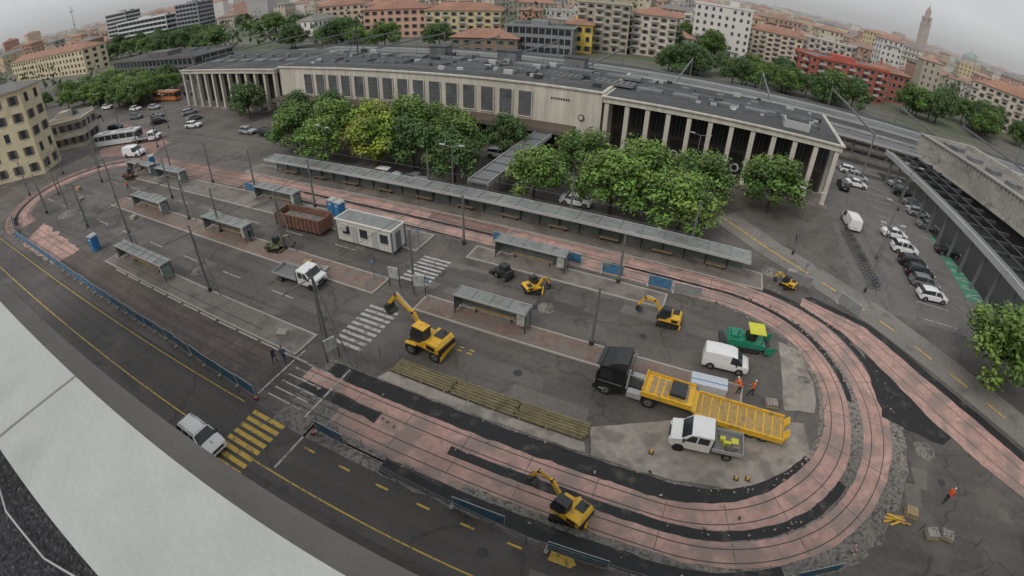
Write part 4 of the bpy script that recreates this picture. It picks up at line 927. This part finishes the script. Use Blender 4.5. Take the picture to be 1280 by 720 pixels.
rfence('guard_rail',[(-27.2,19),(-27.2,14.6)]); rfence('guard_rail',[(-21.3,19.8),(-20.6,14.5)]); rfence('guard_rail',[(-20.6,14.5),(-10,13.9)])
rfence('guard_rail',[(-15,13.2),(-4,12.7),(4,12.9),(12,14.2),(16,16.5)])
rfence('guard_rail',[(-27,29.2),(-27,31.7)]); rfence('guard_rail',[(-21.8,21.5),(-22,20.3)])
rfence('guard_rail',[(24,50),(24,80)]); rfence('guard_rail',[(28,28),(34,24)]); rfence('guard_rail',[(-21.5,20.4),(-20.6,22.4),(-18.8,22.6)])
b=B()
for k in range(11):
    y=k*.135-.7
    for (x0,x1) in ((-7.7,-2.6),(-2.5,2.5),(2.6,7.7)):
        o=R.uniform(-.2,.2); b.cyl((x0+o,y,.12+R.uniform(0,.03)),(x1+o,y+R.uniform(-.04,.04),.12),.06,planks,n=7)
        if k%2: b.cyl((x0+o+.1,y+.06,.24),(x1+o,y+.06,.24),.055,planks,n=7)
for x in (-7,-5,-3,-1,1,3,5,7): b.box(x-.06,x+.06,-.85,.85,.0,.06,wood2)
b.obj('pipe_bundle',(-11.1,22.1,.02),-.0)
def pallet(x,y,mat,h,rz,s=1):
    b=B()
    for k in range(6): b.box(-.6,.6,-.5+k*.18,-.38+k*.18,.1,.13,wood2)
    for yy in (-.45,0,.42): b.box(-.6,.6,yy-.04,yy+.04,0,.1,wood2)
    n=max(1,int(h/.14))
    for i in range(n):
        for j in range(4): o=R.uniform(-.03,.03); b.box(-.55+j*.28+o,-.30+j*.28+o,-.45,.45,.13+i*.14,.26+i*.14,mat)
    b.obj('loaded_pallet',(x,y,.03),rz,sc=s)
for x,y,m,h in [(20.5,22.8,wood2,.5),(22,21.4,kerbm,.5),(23.4,21.6,kerbm,.3),(-36,30.4,wood2,.4),(-33.5,30.2,kerbm,.3),(12,52,kerbm,.4),(-70,28,kerbm,.5),(-96,30,wood2,.6),(9.4,30.0,slab,.3),(-30,20.6,kerbm,.3),(-90,28,slab,.4)]: pallet(x,y,m,h,R.uniform(-.5,.5),.85)
def heap(name,x,y,r,h,mat,seed):
    n=14; vs=[(0,0,h)];fs=[]
    for k in range(1,5):
        for i in range(n):
            t=2*math.pi*i/n; q=1+.3*noise.noise(Vector((math.cos(t)*2,math.sin(t)*2,seed+k))); rr=r*k/4*q
            vs.append((rr*math.cos(t),rr*math.sin(t),max(-.02,h*(1-(k/4)**1.4)*(1+.3*noise.noise(Vector((i,k,seed))))) if k<4 else -.02))
    for i in range(n): fs.append((0,1+i,1+(i+1)%n))
    for k in range(3):
        for i in range(n): fs.append((1+k*n+i,1+(k+1)*n+i,1+(k+1)*n+(i+1)%n,1+k*n+(i+1)%n))
    b=B(); b.mesh(vs,fs,mat); b.obj(name,(x,y,.02))
for a in [(9.6,51,1.2,.5,1),(23,29.5,1,.2,3),(17.3,20.4,.9,.25,4),(-86,24,2,.7,5),(-11,34.2,.8,.3,6),(-47,23.8,.9,.3,9),(12.3,34,.6,.2,2)]: heap('rubble_pile',a[0],a[1],a[2],a[3],rubble,a[4])
b=B()
for k in range(7):
    a=R.uniform(-.5,.6); x,y=R.uniform(-.8,.8),R.uniform(-.5,.5); b.beam((x-.7*math.cos(a),y-.7*math.sin(a),.06+k*.02),(x+.7*math.cos(a),y+.7*math.sin(a),.06+k*.02),.14,.05,yel)
b.obj('yellow_formwork_pile',(19.2,22.2,.02))
b=B()
for i in range(420):
    z=R.random()
    if z<.7:
        a=math.radians(R.uniform(-80,90)); rr=R.choice([10.9,14.0,17.6,18.0])+R.uniform(-.3,.3); x,y=CX+rr*math.cos(a),CY+rr*math.sin(a)
    elif z<.85: x,y=R.uniform(-24,5),R.choice([20.3,14.1,17.0])+R.uniform(-.3,.3)
    else: x,y=R.uniform(-95,12),R.choice([41.5,19,44.2])+R.uniform(-.5,.5)
    s=R.uniform(.03,.11); b.T=Matrix.Translation((x,y,.03))@Matrix.Rotation(R.uniform(0,3),4,'Z'); b.box(-s,s,-s*.6,s*.6,0,s*.8,R.choice([kerbm,slab,rubble,rubble,dmetal,pink]))
b.T=Matrix.Identity(4)
b.obj('construction_debris')
b=B()
for x,y in [(-19,9),(-33,7),(-6,11.2),(-45,11),(-10,25.5),(-28,24),(-2,34),(-30,34),(18,27),(24,26.5),(-48,25),(-12,33.8)]: b.cyl((x,y,.005),(x,y,.016),.36,dmetal,n=18)
for x,y in [(-15.5,26.2),(-14.6,26.2),(-15.5,25.8),(-14.6,25.8)]: b.box(x,x+.45,y,y+.12,.0095,.0125,yellow)
b.obj('manhole_covers')
for i,(x,y) in enumerate([(-26.4,13.9),(-20.2,13.6),(8.0,22.2),(7.2,22.0),(1.2,22.1)]):
    b=B(); b.box(-.17,.17,-.17,.17,0,.04,darkm); b.cyl((0,0,.04),(0,0,.5),.12,redl if i<2 else yel,.03,n=12); b.cyl((0,0,.22),(0,0,.33),.092,helm,.07,n=12); b.obj('traffic_cone',(x,y,.04))
b=B()
for k in range(22):
    y=k*.7
    for dx in (-.5,.5):
        for i in range(10):
            t0,t1=i*.628,(i+1)*.628; b.beam((dx+.33*math.cos(t0),y,.34+.33*math.sin(t0)),(dx+.33*math.cos(t1),y,.34+.33*math.sin(t1)),.03,.03,tyre)
    m=R.choice([gpaint,bluep,metal,dmetal]); b.beam((-.5,y,.34),(-.1,y,.8),.04,.04,m); b.beam((-.1,y,.8),(.4,y,.85),.04,.04,m); b.beam((.5,y,.34),(.38,y,1),.04,.04,m); b.beam((0,y,.3),(.4,y,.8),.04,.04,m); b.beam((0,y,.3),(-.15,y,.95),.04,.04,m); b.box(-.28,-.02,y-.06,y+.06,.94,1.0,darkm); b.beam((.38,y-.25,1),(.38,y+.25,1),.03,.03,darkm)
b.obj('parked_bicycles',(22.5,53.5,.01),.1)
# ---------------------------------------------------------------- people
def person_mesh(seed,top,bend=0,stride=.15,helmet=True):
    bm=bmesh.new(); ly=bm.verts.layers.skin.verify(); V={}
    def v(k,p,rad,par=None):
        x=bm.verts.new(p); x[ly].radius=(rad,rad); V[k]=x
        if par: bm.edges.new((V[par],x))
    f=bend
    v('pel',(0,0,.95),.13); V['pel'][ly].use_root=True
    v('wst',(f*.15,0,1.1),.125,'pel'); v('chs',(f*.35,0,1.35-f*.08),.155,'wst'); v('nck',(f*.48,0,1.50-f*.14),.06,'chs'); v('hd0',(f*.52+.01,0,1.58-f*.15),.08,'nck'); v('hd1',(f*.56+.02,0,1.68-f*.18),.095,'hd0'); v('hd2',(f*.57,0,1.75-f*.2),.06,'hd1')
    for s,n in ((-1,'r'),(1,'l')):
        st=stride*s
        v('hp'+n,(0,s*.1,.88),.095,'pel'); v('kn'+n,(st*.6+.03,s*.11,.5),.065,'hp'+n); v('an'+n,(st,s*.11,.1),.045,'kn'+n); v('to'+n,(st+.15,s*.12,.04),.035,'an'+n)
        cx,cz=f*.38,1.42-f*.1
        v('sh'+n,(cx,s*.19,cz),.065,'chs'); v('el'+n,(cx+.06+f*.1-st*.3,s*.25,cz-.28),.045,'sh'+n); v('wr'+n,(cx+.2+f*.15-st*.3,s*.24,cz-.47),.032,'el'+n); v('pa'+n,(cx+.26+f*.15-st*.3,s*.235,cz-.53),.036,'wr'+n)
        for k in range(5):
            a=(k-2)*.02; v('f%d'%k+n,(cx+.32+f*.15-st*.3-(.03 if k==4 else 0),s*.235+a,cz-.58+(.03 if k==4 else 0)+abs(k-1.5)*.006),.009,'pa'+n)
    me=bpy.data.meshes.new('p'); bm.to_mesh(me); bm.free(); o=bpy.data.objects.new('p',me); link(o)
    md=o.modifiers.new('s','SKIN'); md.use_smooth_shade=True; sb=o.modifiers.new('u','SUBSURF'); sb.levels=1; sb.render_levels=1
    bpy.context.view_layer.update(); dg=bpy.context.evaluated_depsgraph_get(); m2=bpy.data.meshes.new_from_object(o.evaluated_get(dg)); bpy.data.objects.remove(o)
    m2.materials.clear()
    for m in (top,trous,skin,helm if helmet else hair,tyre): m2.materials.append(m)
    for p in m2.polygons:
        c=p.center; z=c.z
        i=0
        if z<.09: i=4
        elif z<.93 and abs(c.y)<.2: i=1
        if z>1.48-f*.14 and abs(c.y)<.13: i=2
        if z>1.66-f*.2 and abs(c.y)<.13: i=3
        if abs(c.y)>.19 and z<.96-f*.1: i=2
        p.material_index=i
    m2.name='person'; return m2
PM=[person_mesh(1,hivis,0,.2),person_mesh(2,hivis,.8,.1),person_mesh(3,hivy,.1,.1),person_mesh(4,shirtb,0,.25,False),person_mesh(5,trous,0,.15,False)]
for x,y,k,rz,nm in [(6.6,30.0,1,2.6,'road_worker'),(7.6,30.2,0,2.9,'road_worker'),(23.7,24.6,0,.5,'road_worker'),(-27.9,17.6,4,.4,'pedestrian'),(-27.2,18.1,3,2,'pedestrian'),(-83,34,0,1,'road_worker'),(-3,51.5,4,1,'pedestrian'),(13,60,3,1,'pedestrian'),(-46,31,4,2,'pedestrian')]:
    o=bpy.data.objects.new(nm,PM[k]); link(o); o.location=(x,y,.035 if not(46<y<52 or 28.7<y<31.3) else .13); o.rotation_euler=(0,0,rz)
# ---------------------------------------------------------------- light, sky, camera
w=bpy.data.worlds.new('World'); scn.world=w; w.use_nodes=True; nt=w.node_tree; bg=nt.nodes['Background']
sk=nt.nodes.new('ShaderNodeTexSky'); sk.sky_type='NISHITA'; sk.sun_disc=False; sk.sun_elevation=math.radians(48); sk.sun_rotation=math.radians(200); sk.dust_density=2; sk.air_density=1; sk.ozone_density=1
hs=nt.nodes.new('ShaderNodeHueSaturation'); hs.inputs['Saturation'].default_value=.5; nt.links.new(sk.outputs[0],hs.inputs['Color'])
tc=nt.nodes.new('ShaderNodeTexCoord'); cn=nt.nodes.new('ShaderNodeTexNoise'); cn.inputs['Scale'].default_value=3; cn.inputs['Detail'].default_value=5
mp=nt.nodes.new('ShaderNodeMapping'); mp.inputs['Scale'].default_value=(1,1,4); nt.links.new(tc.outputs['Generated'],mp.inputs[0]); nt.links.new(mp.outputs[0],cn.inputs['Vector'])
cr=nt.nodes.new('ShaderNodeValToRGB'); cr.color_ramp.elements[0].position=.3; cr.color_ramp.elements[0].color=(4.7,4.95,5.25,1); cr.color_ramp.elements[1].position=.7; cr.color_ramp.elements[1].color=(6.1,6.2,6.3,1); nt.links.new(cn.outputs['Fac'],cr.inputs[0])
mx=nt.nodes.new('ShaderNodeMix'); mx.data_type='RGBA'; mx.inputs[0].default_value=.85; nt.links.new(hs.outputs[0],mx.inputs[6]); nt.links.new(cr.outputs[0],mx.inputs[7]); nt.links.new(mx.outputs[2],bg.inputs[0]); bg.inputs[1].default_value=.12
s=bpy.data.lights.new('sun','SUN'); s.energy=1.5; s.angle=math.radians(30); s.color=(1,.93,.84); so=bpy.data.objects.new('sun',s); link(so)
el,az=math.radians(48),math.radians(200)
dv=Vector((math.sin(az)*math.cos(el),math.cos(az)*math.cos(el),math.sin(el))); so.rotation_euler=dv.to_track_quat('Z','Y').to_euler(); so.location=(0,0,60)
c=bpy.data.cameras.new('camera'); co=bpy.data.objects.new('camera',c); link(co); scn.camera=co
c.type='PANO'; c.clip_start=.05; c.clip_end=20000; c.sensor_width=36; c.sensor_fit='HORIZONTAL'
f=624.708;k=-.05516; q=1280/36
c.panorama_type='FISHEYE_LENS_POLYNOMIAL'; c.fisheye_fov=math.pi
c.fisheye_polynomial_k0=0; c.fisheye_polynomial_k1=-q/f; c.fisheye_polynomial_k2=0; c.fisheye_polynomial_k3=-(q/f)*k*(q/640)**2; c.fisheye_polynomial_k4=0
Mx=(Matrix.Rotation(.39755,3,'Z')@Matrix.Rotation(math.pi/2-.60879,3,'X')@Matrix.Rotation(.03104,3,'Z')).to_4x4(); Mx.translation=(0,0,27); co.matrix_world=Mx
scn.view_settings.view_transform='Standard'; scn.view_settings.look='None'; scn.view_settings.exposure=0
